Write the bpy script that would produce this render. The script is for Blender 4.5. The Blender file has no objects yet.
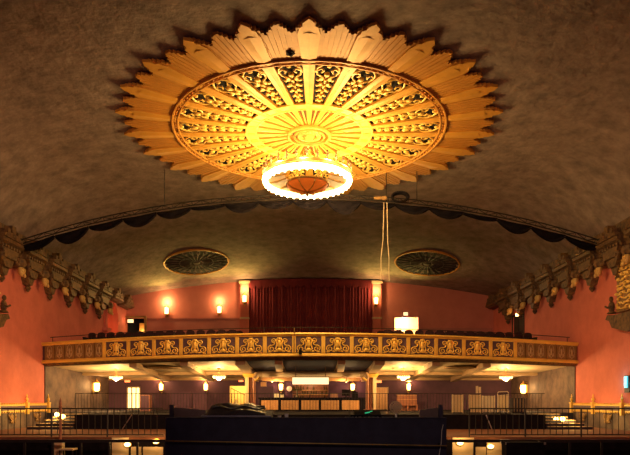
import bpy, bmesh, math, random
from math import pi, sin, cos, radians, sqrt
from mathutils import Vector, Matrix
random.seed(7)
C = bpy.context.scene.collection
F, CX, HZ, E = 608.0, 310.0, 400.0, 2.6          # focal length in pixels, principal point, eye height
W, DB = 16.6, 55.0                                # half width of the hall, depth of its back wall

def P(px, py, d):
    return Vector(((px-CX)*d/F, d, E+(HZ-py)*d/F))
def XO(px, d): return (px-CX)*d/F
def ZO(py, d): return E+(HZ-py)*d/F
ORD = ['first','second','third','fourth','fifth','sixth','seventh','eighth','ninth','tenth','eleventh','twelfth',
       'thirteenth','fourteenth','fifteenth','sixteenth','seventeenth','eighteenth','nineteenth','twentieth']

# ------------------------------------------------------------------ materials
def mat(name, col, rough=.6, metal=0., var=.25, scale=3., bump=0., bscale=30., emit=0., ecol=None, col2=None, alpha=1., trans=0., detail=6.):
    m = bpy.data.materials.new(name); m.use_nodes = True
    nt = m.node_tree; b = nt.nodes['Principled BSDF']
    b.inputs['Roughness'].default_value = rough; b.inputs['Metallic'].default_value = metal
    tc = nt.nodes.new('ShaderNodeTexCoord')
    nz = nt.nodes.new('ShaderNodeTexNoise'); nz.inputs['Scale'].default_value = scale; nz.inputs['Detail'].default_value = detail
    nz.inputs['Roughness'].default_value = .65
    nt.links.new(tc.outputs['Object'], nz.inputs['Vector'])
    rp = nt.nodes.new('ShaderNodeValToRGB')
    c2 = col2 if col2 else tuple(min(1, c*(1+var)) for c in col)
    c1 = col if col2 else tuple(c*(1-var) for c in col)
    rp.color_ramp.elements[0].position = .32; rp.color_ramp.elements[0].color = (*c1, 1)
    rp.color_ramp.elements[1].position = .68; rp.color_ramp.elements[1].color = (*c2, 1)
    nt.links.new(nz.outputs['Fac'], rp.inputs['Fac']); nt.links.new(rp.outputs['Color'], b.inputs['Base Color'])
    if bump:
        n2 = nt.nodes.new('ShaderNodeTexNoise'); n2.inputs['Scale'].default_value = bscale; n2.inputs['Detail'].default_value = 4
        nt.links.new(tc.outputs['Object'], n2.inputs['Vector'])
        bp = nt.nodes.new('ShaderNodeBump'); bp.inputs['Strength'].default_value = bump; bp.inputs['Distance'].default_value = .05
        nt.links.new(n2.outputs['Fac'], bp.inputs['Height']); nt.links.new(bp.outputs['Normal'], b.inputs['Normal'])
    if emit:
        b.inputs['Emission Color'].default_value = (*(ecol or col), 1); b.inputs['Emission Strength'].default_value = emit
    if trans: b.inputs['Transmission Weight'].default_value = trans
    if alpha < 1: b.inputs['Alpha'].default_value = alpha
    return m

M = {}
M['ceil']   = mat('ceiling_plaster', (.165,.125,.112), .9, 0, scale=1.3, bump=.9, bscale=3.5, col2=(.36,.28,.24), detail=12)
M['wall']   = mat('salmon_plaster', (.60,.155,.12), .8, 0, scale=.8, bump=.15, bscale=8, col2=(.74,.21,.165), detail=8)
M['rose']   = mat('rose_plaster', (.52,.17,.145), .8, 0, scale=.7, col2=(.62,.22,.18))
M['roselo'] = mat('rose_wainscot', (.42,.15,.14), .7, 0, scale=.7, col2=(.5,.19,.17))
M['purple'] = mat('plum_wall', (.06,.022,.056), .7, 0, scale=.9, col2=(.10,.038,.08))
M['dado']   = mat('mottled_plum_stone', (.045,.028,.035), .7, 0, scale=1.1, col2=(.19,.125,.10), bump=.2, detail=12)
M['gold']   = mat('gilded_plaster', (.78,.47,.085), .42, .1, scale=2.5, col2=(.90,.58,.12))
M['golds']  = mat('gilded_relief', (.85,.52,.10), .38, .12, scale=4, col2=(.95,.64,.15))
M['goldw']  = mat('gilded_wood', (.54,.235,.032), .5, .1, scale=2, col2=(.68,.315,.048))
M['golddk'] = mat('dull_gilt', (.22,.125,.05), .55, .2, scale=3, col2=(.36,.21,.08))
M['corn']   = mat('cornice_light_tones', (.035,.021,.02), .6, .1, scale=4.5, col2=(.25,.135,.05))  # gold flecks paint in lit highlights, dark tone the gaps between carvings
M['maskm']  = mat('mask_gilt', (.62,.40,.12), .5, .15, scale=5, col2=(.8,.55,.2))
M['recess'] = mat('dark_recess', (.012,.010,.014), .9, 0)
M['black']  = mat('black_cloth', (.010,.008,.011), 1., 0, var=.4)
M['black'].node_tree.nodes['Principled BSDF'].inputs['Specular IOR Level'].default_value=.05
M['iron']   = mat('black_iron', (.02,.017,.018), .5, .3)
M['navy']   = mat('navy_paint', (.030,.025,.042), .8, 0)
M['bray']   = mat('gilded_ray', (.66,.31,.04), .45, .1, scale=2, col2=(.80,.40,.06))
M['gapshade'] = mat('shaded_gilt_gap', (.10,.042,.010), .55, .1, scale=3, col2=(.17,.075,.018))  # gilt plate coloured dark, shade of the recessed gaps between rays painted in
M['ink']    = mat('ink_black_paint', (.011,.009,.014), 1., 0)
M['ink'].node_tree.nodes['Principled BSDF'].inputs['Specular IOR Level'].default_value=.1
M['spoke']  = mat('dark_plum_plaster', (.045,.026,.034), .7, 0, scale=3, col2=(.09,.05,.055))
M['booth']  = mat('booth_paint', (.036,.031,.050), .9, 0)
M['fpan']   = mat('aubergine_panel', (.075,.04,.075), .6, 0, scale=5, col2=(.12,.065,.09))
M['cream']  = mat('cream_plaster', (.62,.47,.27), .7, 0, scale=1.2, col2=(.74,.58,.36))
M['creamd'] = mat('tan_beam', (.42,.27,.14), .7, 0, scale=1.2, col2=(.52,.35,.19))
M['velvet'] = mat('wine_velvet', (.15,.012,.022), .9, 0, scale=1.5, col2=(.21,.022,.03))
M['seat']   = mat('seat_velvet', (.030,.007,.014), .9, 0, scale=6)
M['carpet'] = mat('russet_carpet', (.16,.06,.035), .95, 0, scale=2, col2=(.24,.095,.05))
M['dkfloor']= mat('dark_floor', (.03,.018,.02), .8, 0)
M['wood']   = mat('honey_wood', (.50,.23,.08), .45, 0, scale=5, col2=(.62,.32,.12))
M['redwood']= mat('red_wood', (.26,.09,.05), .45, 0, scale=5, col2=(.36,.14,.07))
M['chrome'] = mat('worn_steel', (.5,.46,.4), .35, .9)
M['brass']  = mat('brass', (.6,.38,.12), .35, .9)
M['white']  = mat('white_paint', (.78,.74,.64), .5, 0, var=.06)
M['rope']   = mat('pale_rope', (.62,.5,.34), .8, 0)
M['tarp']   = mat('black_tarpaulin', (.035,.031,.032), .3, 0)
M['netting']= mat('smoked_panel', (.14,.09,.065), .5, 0)
M['bulb']   = mat('lit_bulb', (1,.86,.6), .4, 0, var=0, emit=22, ecol=(1,.72,.34))
M['ringgl'] = mat('lit_frosted_glass', (1,.86,.6), .4, 0, var=0, emit=5, ecol=(1,.72,.32))
M['panelgl']= mat('lit_etched_glass', (.45,.27,.08), .4, 0, scale=6, var=.35, emit=.5, ecol=(1,.62,.2))
M['amber']  = mat('amber_glass', (.30,.05,.006), .4, 0, scale=3, var=.15, emit=.42, ecol=(1,.17,.012))
M['sconce'] = mat('lit_sconce_glass', (1,.8,.5), .4, 0, var=0, emit=9, ecol=(1,.58,.16))
M['crystal']= mat('lit_crystal', (1,.85,.6), .2, 0, var=0, emit=2.6, ecol=(1,.68,.25))
M['exitred']= mat('exit_red', (1,.2,.08), .4, 0, var=0, emit=4, ecol=(1,.16,.04))
M['exitwhite']=mat('exit_white', (1,.8,.6), .4, 0, var=0, emit=2.2, ecol=(1,.6,.3))
M['teal']   = mat('teal_lamp', (.2,.8,.9), .4, 0, var=0, emit=1.3, ecol=(.06,.55,.7))
M['green']  = mat('green_indicator', (.1,.9,.4), .4, 0, var=0, emit=.6, ecol=(.03,.55,.25))
M['winlit'] = mat('lit_window_glass', (.8,.8,.4), .4, 0, scale=4, var=.2, emit=1.8, ecol=(1,.86,.36))
M['glass']  = mat('bottle_glass', (.10,.07,.03), .15, 0, var=.3)
M['glass2'] = mat('clear_bottle', (.5,.42,.3), .15, 0)
M['barlit'] = mat('lit_canopy', (.95,.85,.65), .5, 0, var=0, emit=1.7, ecol=(1,.72,.36))
M['paper']  = mat('cream_card', (.75,.66,.5), .7, 0, var=.05)

# ------------------------------------------------------------------ mesh helpers
def BM(): return bmesh.new()
def box(bm, c, s, rz=0, rx=0, ry=0):
    m = Matrix.Translation(c) @ Matrix.Rotation(rz,4,'Z') @ Matrix.Rotation(ry,4,'Y') @ Matrix.Rotation(rx,4,'X') @ Matrix.Diagonal((*s,1))
    return bmesh.ops.create_cube(bm, size=1, matrix=m)['verts']
def bbox(bm, x0,x1,y0,y1,z0,z1):
    return box(bm, ((x0+x1)/2,(y0+y1)/2,(z0+z1)/2), (abs(x1-x0),abs(y1-y0),abs(z1-z0)))
def ball(bm, c, r, u=12, v=8):
    if not hasattr(r,'__len__'): r=(r,r,r)
    bmesh.ops.create_uvsphere(bm, u_segments=u, v_segments=v, radius=1, matrix=Matrix.Translation(c)@Matrix.Diagonal((*r,1)))
def tube(bm, pts, r, seg=6, close=False, caps=True):
    pts=[Vector(p) for p in pts]; n=len(pts)
    rs = r if hasattr(r,'__len__') else [r]*n
    rings=[]; up=None
    for i,p in enumerate(pts):
        if close: t=(pts[(i+1)%n]-pts[i-1])
        else: t=(pts[min(i+1,n-1)]-pts[max(i-1,0)])
        t.normalize()
        if up is None:
            up = Vector((0,0,1)) if abs(t.z)<.9 else Vector((1,0,0))
        a=t.cross(up)
        if a.length<1e-6: a=t.orthogonal()
        a.normalize(); b=a.cross(t).normalized(); up=b
        rings.append([bm.verts.new(p+(a*cos(2*pi*k/seg)+b*sin(2*pi*k/seg))*rs[i]) for k in range(seg)])
    for i in range(n if close else n-1):
        A,B=rings[i],rings[(i+1)%n]
        for k in range(seg):
            bm.faces.new((A[k],A[(k+1)%seg],B[(k+1)%seg],B[k]))
    if caps and not close:
        bm.faces.new(rings[0][::-1]); bm.faces.new(rings[-1])
def lathe(bm, prof, c=(0,0,0), seg=16, sx=1, sy=1):
    rings=[]
    for r,z in prof:
        rings.append([bm.verts.new((c[0]+max(r,1e-4)*sx*cos(2*pi*k/seg), c[1]+max(r,1e-4)*sy*sin(2*pi*k/seg), c[2]+z)) for k in range(seg)])
    for A,B in zip(rings,rings[1:]):
        for k in range(seg): bm.faces.new((A[k],A[(k+1)%seg],B[(k+1)%seg],B[k]))
    bm.faces.new(rings[0][::-1]); bm.faces.new(rings[-1])
def prism(bm, poly, fn, t0, t1):
    """poly: list of 2d points; fn(a,b,t)->3d; extruded from t0 to t1"""
    A=[bm.verts.new(fn(a,b,t0)) for a,b in poly]; B=[bm.verts.new(fn(a,b,t1)) for a,b in poly]
    n=len(poly)
    for i in range(n): bm.faces.new((A[i],A[(i+1)%n],B[(i+1)%n],B[i]))
    bm.faces.new(A[::-1]); bm.faces.new(B)
def finish(bm, smooth=None):
    bmesh.ops.recalc_face_normals(bm, faces=bm.faces)
    me=bpy.data.meshes.new('m'); bm.to_mesh(me); bm.free()
    if smooth is not None:
        for p in me.polygons: p.use_smooth=True
        me.set_sharp_from_angle(angle=radians(smooth))
    return me
def obj(name, bm, m, parent=None, loc=(0,0,0), smooth=None):
    me = finish(bm, smooth) if isinstance(bm, bmesh.types.BMesh) else bm
    me.name=name; 
    if m is not None:
        me.materials.clear(); me.materials.append(M[m] if isinstance(m,str) else m)
    o=bpy.data.objects.new(name, me); C.objects.link(o); o.location=loc
    if parent: o.parent=parent
    return o
def tag(o, label, cat, group=None):
    o['label']=label; o['category']=cat
    if group: o['group']=group
    return o
def thing(name, label, cat, loc=(0,0,0), rz=0, group=None):
    o=bpy.data.objects.new(name, None); C.objects.link(o); o.location=loc; o.rotation_euler=(0,0,rz); o.empty_display_size=.2
    return tag(o,label,cat,group)
def struct(name, bm, m, parent=None, smooth=None):
    o=obj(name,bm,m,parent,smooth=smooth)
    if not parent: o['kind']='structure'
    return o
KIDS={}
def copy_tree(o, parent=None):
    c=o.copy(); C.objects.link(c)
    if parent: c.parent=parent
    for ch in o.children: copy_tree(ch,c)
    return c
def dup(o, loc, rz, label, group=None):
    c=copy_tree(o); c.location=loc; c.rotation_euler=(0,0,rz); c['label']=label
    if group: c['group']=group
    return c
def plate(outer, holes, thick):
    """flat plate in the local XY plane with holes, thickness along z -> mesh"""
    cu=bpy.data.curves.new('c','CURVE'); cu.dimensions='2D'; cu.fill_mode='BOTH'; cu.extrude=thick/2
    for pts in [outer]+holes:
        s=cu.splines.new('POLY'); s.points.add(len(pts)-1); s.use_cyclic_u=True
        for q,p in zip(s.points,pts): q.co=(p[0],p[1],0,1)
    o=bpy.data.objects.new('c',cu); me=bpy.data.meshes.new_from_object(o)
    bpy.data.objects.remove(o); bpy.data.curves.remove(cu)
    return me
def text_mesh(s, size, depth=.01):
    cu=bpy.data.curves.new('t','FONT'); cu.body=s; cu.size=size; cu.extrude=depth; cu.align_x='CENTER'; cu.align_y='CENTER'
    o=bpy.data.objects.new('t',cu); me=bpy.data.meshes.new_from_object(o)
    bpy.data.objects.remove(o); bpy.data.curves.remove(cu)
    return me
def point(name, loc, power, col=(1,.62,.26), r=.1):
    l=bpy.data.lights.new(name,'POINT'); l.energy=power; l.color=col; l.shadow_soft_size=r
    o=bpy.data.objects.new(name,l); C.objects.link(o); o.location=loc; return o
def spot(name, loc, target, power, col, angle, blend=.6, r=.3):
    l=bpy.data.lights.new(name,'SPOT'); l.energy=power; l.color=col; l.spot_size=radians(angle); l.spot_blend=blend; l.shadow_soft_size=r
    o=bpy.data.objects.new(name,l); C.objects.link(o); o.location=loc
    o.rotation_euler=(Vector(target)-Vector(loc)).to_track_quat('-Z','Y').to_euler(); return o
WARM=(1,.58,.2)

# ------------------------------------------------------------------ ceiling, walls, floors
HS=9.35
def Hc(d):
    t=max(0,(d-37)/18); return 12.7-1.8*t**1.3
def ceil_z(x,d):
    t=min(1,max(0,(d-34)/21)); n=7-5*t
    return E+HS+(Hc(d)-HS)*(1-abs(x/W)**n)
bm=BM(); nx,ny=64,60
g=[[bm.verts.new((-W+2*W*i/nx, -2+57.2*j/ny, ceil_z(-W+2*W*i/nx, min(DB,-2+57.2*j/ny)))) for i in range(nx+1)] for j in range(ny+1)]
for j in range(ny):
    for i in range(nx): bm.faces.new((g[j][i],g[j][i+1],g[j+1][i+1],g[j+1][i]))
struct('ceiling', bm, 'ceil', smooth=60)

bm=BM(); bbox(bm,-W-.3,W+.3,-3,56,-.3,0); struct('floor',bm,'dkfloor')
TZ, UZ = 1.0, 1.8           # terrace, upper terrace
TD, UD = 26.2, 33.3

# side walls; the left one has an arched opening near the back corner
def side_plate(name, sgn, holes, m, thick=.3):
    outer=[(-3,0),(55.3,0),(55.3,E+HS+.6),(-3,E+HS+.6)]
    me=plate(outer,holes,thick)
    rot=Matrix(((0,0,sgn,sgn*(W+thick/2)),(1,0,0,0),(0,1,0,0),(0,0,0,1)))
    me.transform(rot); return struct(name,me,m)
def arch_pts(c,hw,z0,zs,n=12):
    return [(c-hw,z0),(c+hw,z0)]+[(c+hw*cos(pi*k/n), zs+hw*1.05*sin(pi*k/n)) for k in range(n+1)]
ARC=(50.6,1.35,E+4.3,E+6.7)
side_plate('wall_left',-1,[arch_pts(*ARC)],'wall')
DRH=[(47.2,E+4.0),(49.7,E+4.0),(49.7,E+6.75),(47.2,E+6.75)]
side_plate('wall_right',1,[DRH],'wall')
# recess behind the arch: back, sides, lit by its own lamp
bm=BM(); x0=-W-.3
bbox(bm,x0-1.3,x0-1.2,49.0,52.3,E+3.8,E+8.6); bbox(bm,x0-1.2,x0,49.0,49.1,E+3.8,E+8.6); bbox(bm,x0-1.2,x0,52.2,52.3,E+3.8,E+8.6)
bbox(bm,x0-1.2,x0,49.1,52.2,E+8.5,E+8.6); bbox(bm,x0-1.2,x0,49.1,52.2,E+3.8,E+3.9)
struct('wall_niche',bm,'wall')
point('niche_lamp_light',(x0-.6,50.0,E+5.0),60,(1,.5,.12),.08)
# back wall above the balcony with two doorways
xl0,xl1=XO(124.5,DB),XO(145,DB); zl1=ZO(318,DB)
xr0,xr1=XO(394.5,DB),XO(418,DB); zr1=ZO(317.5,DB)
outer=[(-W-.3,E+1.7),(W+.3,E+1.7),(W+.3,E+11.4),(-W-.3,E+11.4)]
holes=[[(xl0,E+4.3),(xl1,E+4.3),(xl1,zl1),(xl0,zl1)],[(xr0,E+4.3),(xr1,E+4.3),(xr1,zr1),(xr0,zr1)]]
me=plate(outer,holes,.3); me.transform(Matrix(((1,0,0,0),(0,0,1,DB+.15),(0,1,0,0),(0,0,0,1)))); struct('wall_back',me,'rose')
def vestibule(name,x0,x1,z1,m):
    bm=BM(); y0=DB+.3; y1=DB+2.3
    bbox(bm,x0-.3,x1+.3,y1,y1+.1,E+4.1,z1+.4); bbox(bm,x0-.4,x0-.3,y0,y1,E+4.1,z1+.4); bbox(bm,x1+.3,x1+.4,y0,y1,E+4.1,z1+.4)
    bbox(bm,x0-.3,x1+.3,y0,y1,z1+.3,z1+.4); bbox(bm,x0-.3,x1+.3,y0,y1,E+4.1,E+4.2); struct(name,bm,m)
vestibule('wall_vestibule_right',xr0,xr1,zr1,'cream'); point('vestibule_right_light',((xr0+xr1)/2,DB+1.1,zr1-.3),600,(1,.66,.3),.15)
vestibule('wall_vestibule_left',xl0,xl1,zl1,'navy')
# door frames
def frame(name,x0,x1,z0,z1,y,m,w=.14,t=.16):
    bm=BM(); bbox(bm,x0-w,x0,y-t,y,z0,z1+w); bbox(bm,x1,x1+w,y-t,y,z0,z1+w); bbox(bm,x0,x1,y-t,y,z1,z1+w)
    return struct(name,bm,m)
frame('door_1',xr0,xr1,E+4.3,zr1,DB,'roselo')
d=frame('door_2',xl0,xl1,E+4.3,zl1,DB,'golddk',.16,.3)
bm=BM(); bbox(bm,xl0+1.1,xl1-.06,DB+.9,DB+.98,E+4.3,zl1-.35); o=obj('door_leaf',bm,'wood',d)
point('vestibule_left_light',(xl1-.5,DB+.5,E+6.4),26,(1,.6,.15),.06)
# panelled door in the right wall
d3=BM(); bbox(d3,W+.08,W+.18,47.2,49.7,E+4.0,E+6.75); d3=struct('door_3',d3,'navy')
for k in range(2):
    for j in range(2):
        bm=BM(); y0=47.4+k*1.22; z0=E+4.2+j*1.3; bbox(bm,W+.05,W+.085,y0,y0+.9,z0,z0+1.05); obj('door_panel',bm,'iron',d3)
bm=BM(); bbox(bm,W-.06,W+.0,47.05,47.2,E+4.0,E+6.9); bbox(bm,W-.06,W,49.7,49.85,E+4.0,E+6.9); bbox(bm,W-.06,W,47.2,49.7,E+6.75,E+6.9); obj('door_frame',bm,'iron',d3)
# wainscot on the back wall of the balcony
bm=BM(); bbox(bm,XO(146.5,DB)+.1,XO(240,DB),DB-.06,DB,E+4.2,ZO(319,DB)); bbox(bm,XO(146.5,DB)+.1,XO(240,DB),DB-.12,DB,ZO(319,DB),ZO(318,DB)); struct('trim_1',bm,'roselo')
bm=BM(); bbox(bm,XO(421,DB),W-.1,DB-.06,DB,E+4.2,ZO(328,DB)); struct('trim_2',bm,'roselo')
# pilasters each side of the curtain
for i,(a,b) in enumerate(((240.5,249),(372.5,381))):
    bm=BM(); x0,x1=XO(a,54.6),XO(b,54.6); zt=ceil_z((x0+x1)/2,54.6)
    bbox(bm,x0,x1,54.45,DB,E+4.2,zt-.15); o=struct('trim_%d'%(3+i),bm,'wall')
    bm=BM(); bbox(bm,x0-.12,x1+.12,54.3,DB,zt-.32,zt-.1); bbox(bm,x0-.05,x1+.05,54.4,DB,ZO(318,54.6)-.1,ZO(318,54.6)+.05); obj('capital',bm,'cream',o)
# main curtain
bm=BM(); x0,x1=XO(249.2,54.6),XO(372.2,54.6); n=240; z1=0
top=[];bot=[];hd=[]
for i in range(n+1):
    x=x0+(x1-x0)*i/n; y=54.64+.055*sin(i*2*pi/6)+.04*sin(i*.37)
    zt=ceil_z(x,54.6)-.12
    top.append(bm.verts.new((x,y,zt))); bot.append(bm.verts.new((x,y+.02*sin(i*1.3),E+4.25)))
for i in range(n): bm.faces.new((top[i],top[i+1],bot[i+1],bot[i]))
cur=thing('stage_curtain','tall wine red velvet curtain closed across the back of the balcony between two pilasters','curtain',(0,0,0))
obj('drape',bm,'velvet',cur,smooth=80)
bm=BM(); n=18
for k in range(n):
    xa=x0+(x1-x0)*k/n; xb=x0+(x1-x0)*(k+1)/n; S=8
    A=[];B=[]
    for j in range(S+1):
        x=xa+(xb-xa)*j/S; zt=ceil_z(x,54.5)-.1
        A.append(bm.verts.new((x,54.42,zt))); B.append(bm.verts.new((x,54.36-.06*sin(pi*j/S),zt-.55-.28*sin(pi*j/S))))
    for j in range(S): bm.faces.new((A[j],A[j+1],B[j+1],B[j]))
obj('pelmet',bm,'velvet',cur,smooth=80)

# terraces
def fr_d(x): return 35.0+x*x/100.0
bm=BM(); bbox(bm,-W,W,TD,DB,TZ-.12,TZ); struct('floor_terrace',bm,'carpet')
bm=BM(); bbox(bm,-W,W,TD+.02,TD+.3,0,TZ-.12); struct('wall_terrace',bm,'black')
bm=BM(); bbox(bm,-12.9,12.9,UD,50,TZ,UZ); struct('floor_upper',bm,'ink')
for s in (-1,1):
    bm=BM(); bbox(bm,s*12.9,s*W,38.2,50,TZ,UZ); struct('floor_upper_'+('left' if s<0 else 'right'),bm,'navy')
# cream insets in the terrace front, behind the low rail
for i,(a,b,c,e) in enumerate(((112,128.5,437.6,470),(131,141,447,470),(143,163,447,470),(452.5,474,437.6,470),(487,509,440,470),(476,486,447,470))):
    bm=BM(); bbox(bm,XO(a,26.15),XO(b,26.15),TD-.06,TD+.02,max(.05,ZO(e,26.15)),ZO(c,26.15)); struct('trim_%d'%(10+i),bm,'cream')

# under-balcony back wall, side panels
holes=[[(XO(126.5,50),UZ),(XO(140.5,50),UZ),(XO(140.5,50),ZO(386.5,50)),(XO(126.5,50),ZO(386.5,50))],
       [(XO(229.5,50),UZ),(XO(246,50),UZ),(XO(246,50),ZO(386,50)),(XO(229.5,50),ZO(386,50))]]
me=plate([(-W-.3,UZ-.5),(W+.3,UZ-.5),(W+.3,E+2.2),(-W-.3,E+2.2)],holes,.3); me.transform(Matrix(((1,0,0,0),(0,0,1,50.15),(0,1,0,0),(0,0,0,1)))); struct('wall_foyer',me,'purple')
for s in (-1,1):
    bm=BM(); x0=s*(W-.06); A=[(38.0,UZ-.8),(50,UZ-.8),(50,E+1.86),(38.0,E+2.32)]
    prism(bm,A,lambda a,b,t:(t,a,b),x0,s*W); struct('trim_%s_foyer'%('left' if s<0 else 'right'),bm,'dado')
bm=BM(); bbox(bm,-W,W,49.85,50,E+1.62,E+1.80); struct('trim_foyer',bm,'creamd')

# ------------------------------------------------------------------ balcony
def ztop(x): return E+3.83-.32*abs(x/W)**1.6
def zbot(x): return E+2.53-.23*abs(x/W)**1.6
def x_at(px):
    x=0
    for _ in range(20): x=(px-CX)*fr_d(x)/F
    return x
def fpt(x,z,out=0):
    t=Vector((1,x/50,0)).normalized(); nrm=Vector((t.y,-t.x,0))
    return Vector((x,fr_d(x),z))+nrm*out
bal=thing('balcony','long bowed balcony with gilded relief panels spanning the hall wall to wall','balcony',(0,0,0))
XS=[-W+.02+(2*W-.04)*i/80 for i in range(81)]
def ribbon(prof):
    """prof: list of (z function, out) closed profile swept along the bow"""
    bm=BM(); rings=[[bm.verts.new(fpt(x,zf(x),o)) for zf,o in prof] for x in XS]
    n=len(prof)
    for A,B in zip(rings,rings[1:]):
        for k in range(n): bm.faces.new((A[k],A[(k+1)%n],B[(k+1)%n],B[k]))
    bm.faces.new(rings[0]); bm.faces.new(rings[-1][::-1]); return bm
zt=lambda o:(lambda x:ztop(x)+o); zb=lambda o:(lambda x:zbot(x)+o)
obj('fascia',ribbon([(zt(-.1),0),(zb(.1),0),(zb(.1),-.25),(zt(-.1),-.25)]),'fpan',bal)
obj('cap_moulding',ribbon([(zt(.04),.16),(zt(-.04),.2),(zt(-.09),.12),(zt(-.17),.08),(zt(-.17),-.05),(zt(.04),-.3)]),'gold',bal)
obj('base_moulding',ribbon([(zb(.17),-.05),(zb(.17),.06),(zb(.12),.10),(zb(.08),.16),(zb(.0),.17),(zb(-.04),.1),(zb(-.04),-.3)]),'gold',bal)
obj('under_moulding',ribbon([(zb(-.04),.05),(zb(-.14),-.05),(zb(-.22),-.3),(zb(-.04),-.3)]),'corn',bal)
bounds=[105,129,154.5,181.4,209.5,237.4,265,294,323.3,351.6,380,408,435.6,463.2,490,514.5]
bx=[x_at(p) for p in bounds]
def spiral(bm,cx,cz,r0,turns,a0,sgn,r=.022,y=-.03,n=18):
    pts=[]
    for k in range(n+1):
        t=k/n; rr=r0*(1-.82*t); a=a0+sgn*turns*2*pi*t; pts.append((cx+rr*cos(a),y,cz+rr*sin(a)))
    tube(bm,pts,[r*(1-.35*k/n) for k in range(n+1)],5)
def relief_mesh(w,h):
    bm=BM(); sx=w/1.0
    for s in (-1,1):
        spiral(bm,s*.33*sx,-.24*h,.16*sx,1.5,pi/2,-s,.036)
        spiral(bm,s*.22*sx,.27*h,.11*sx,1.3,-pi/2,s,.032)
        tube(bm,[(s*.33*sx,-.03,-.06*h),(s*.22*sx,-.045,.0*h),(s*.20*sx,-.045,.1*h),(s*.24*sx,-.03,.16*h)],.034,5)
        tube(bm,[(s*.05*sx,-.04,-.42*h),(s*.15*sx,-.05,-.25*h),(s*.10*sx,-.05,.0*h),(s*.13*sx,-.04,.25*h),(s*.05*sx,-.04,.44*h)],.036,5)
        for k in range(3): ball(bm,(s*(.07+.04*k)*sx,-.03,(.33-.05*k)*h),(.035,.03,.08*h),8,5)
        ball(bm,(s*.40*sx,-.02,-.44*h),(.10,.025,.035),8,5); ball(bm,(s*.17*sx,-.02,-.40*h),(.09,.03,.05),8,5)
    ball(bm,(0,-.04,.06*h),(.09*sx,.08,.28*h),10,8); ball(bm,(0,-.06,.36*h),(.07*sx,.05,.09*h),8,6)
    ball(bm,(0,-.05,-.30*h),(.10*sx,.05,.12*h),10,6); ball(bm,(0,-.08,.10*h),(.05*sx,.05,.1*h),8,6)
    return finish(bm,60)
rel=relief_mesh(1.25,.95)
for i in range(15):
    a,b=bx[i],bx[i+1]; xm=(a+b)/2; rz=math.atan2(xm/50,1)
    z0,z1=zbot(xm)+.17,ztop(xm)-.16; w=(b-a)/cos(rz)-.17
    p=fpt(xm,(z0+z1)/2,.03)
    bm=BM(); bbox(bm,-w/2,w/2,-.02,.03,-(z1-z0)/2,(z1-z0)/2)
    for (u0,u1,v0,v1) in ((-w/2,w/2,(z1-z0)/2-.03,(z1-z0)/2),(-w/2,w/2,-(z1-z0)/2,-(z1-z0)/2+.03)):
        bbox(bm,u0,u1,-.05,.0,v0,v1)
    o=obj('relief_panel',bm,'fpan',bal,p); o.rotation_euler=(0,0,rz)
    r=obj('scroll_relief',rel,'golds',o,(0,-.02,0)); r.scale=(w/1.34,1.3,(z1-z0)/.98)
for i,x in enumerate(bx):
    rz=math.atan2(x/50,1); z0,z1=zbot(x)+.16,ztop(x)-.14
    bm=BM(); bbox(bm,-.11,.11,-.09,.05,-(z1-z0)/2,(z1-z0)/2); bbox(bm,-.07,.07,-.12,-.08,-(z1-z0)/2+.08,(z1-z0)/2-.08)
    o=obj('pilaster',bm,'gold',bal,fpt(x,(z0+z1)/2,.02)); o.rotation_euler=(0,0,rz)
# narrow end panels
bm=BM()
for s in (-1,1): spiral(bm,s*.10,.12,.10,1.2,pi/2 if s>0 else pi/2,-s,.02); spiral(bm,s*.10,-.2,.10,1.2,-pi/2,s,.02)
tube(bm,[(0,-.03,-.4),(-.2,-.03,-.1),(-.14,-.03,.3),(0,-.03,.42),(.14,-.03,.3),(.2,-.03,-.1),(0,-.03,-.4)],.02,5)
ball(bm,(0,-.03,0),(.05,.04,.22),8,6)
nrel=finish(bm,60)
for (p0,p1) in ((45.5,105),(514.5,576)):
    for k in range(6):
        a=x_at(p0+(p1-p0)*k/6); b=x_at(p0+(p1-p0)*(k+1)/6); xm=(a+b)/2; rz=math.atan2(xm/50,1)
        z0,z1=zbot(xm)+.17,ztop(xm)-.16; w=(b-a)/cos(rz)-.06
        bm=BM(); bbox(bm,-w/2,w/2,-.02,.03,-(z1-z0)/2,(z1-z0)/2); bbox(bm,-w/2,-w/2+.05,-.06,0,-(z1-z0)/2,(z1-z0)/2); bbox(bm,w/2-.05,w/2,-.06,0,-(z1-z0)/2,(z1-z0)/2)
        o=obj('narrow_panel',bm,'golddk',bal,fpt(xm,(z0+z1)/2,.03)); o.rotation_euler=(0,0,rz)
        r=obj('oval_relief',nrel,'creamd',o,(0,-.02,0))
# soffit and deck
bm=BM(); A=[];B=[];A2=[];B2=[]
for x in XS:
    A.append(bm.verts.new((x,fr_d(x)+.25,zbot(x)-.1))); B.append(bm.verts.new((x,49.98,E+1.8)))
    A2.append(bm.verts.new((x,fr_d(x)+.25,zbot(x)+.15))); B2.append(bm.verts.new((x,49.98,E+2.1)))
for i in range(len(XS)-1):
    bm.faces.new((A[i],A[i+1],B[i+1],B[i])); bm.faces.new((A2[i],B2[i],B2[i+1],A2[i+1]))
obj('soffit',bm,'cream',bal)
def deck(y0f,y1,z0,z1):
    bm=BM(); a=[];n=len(XS)
    rows=[[bm.verts.new((x,(y0f(x)),z)) for x in XS] for z in (z0,z1)]+[[bm.verts.new((x,y1 if not callable(y1) else y1(x),z)) for x in XS] for z in (z1,z0)]
    for k in range(4):
        R,S=rows[k],rows[(k+1)%4]
        for i in range(n-1): bm.faces.new((R[i],R[i+1],S[i+1],S[i]))
    return bm
obj('deck',deck(lambda x:fr_d(x)+.25,lambda x:fr_d(x)+4.2,E+3.1,E+3.45),'seat',bal)
obj('deck',deck(lambda x:fr_d(x)+4.2,lambda x:fr_d(x)+8,E+3.1,E+3.78),'seat',bal)
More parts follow.
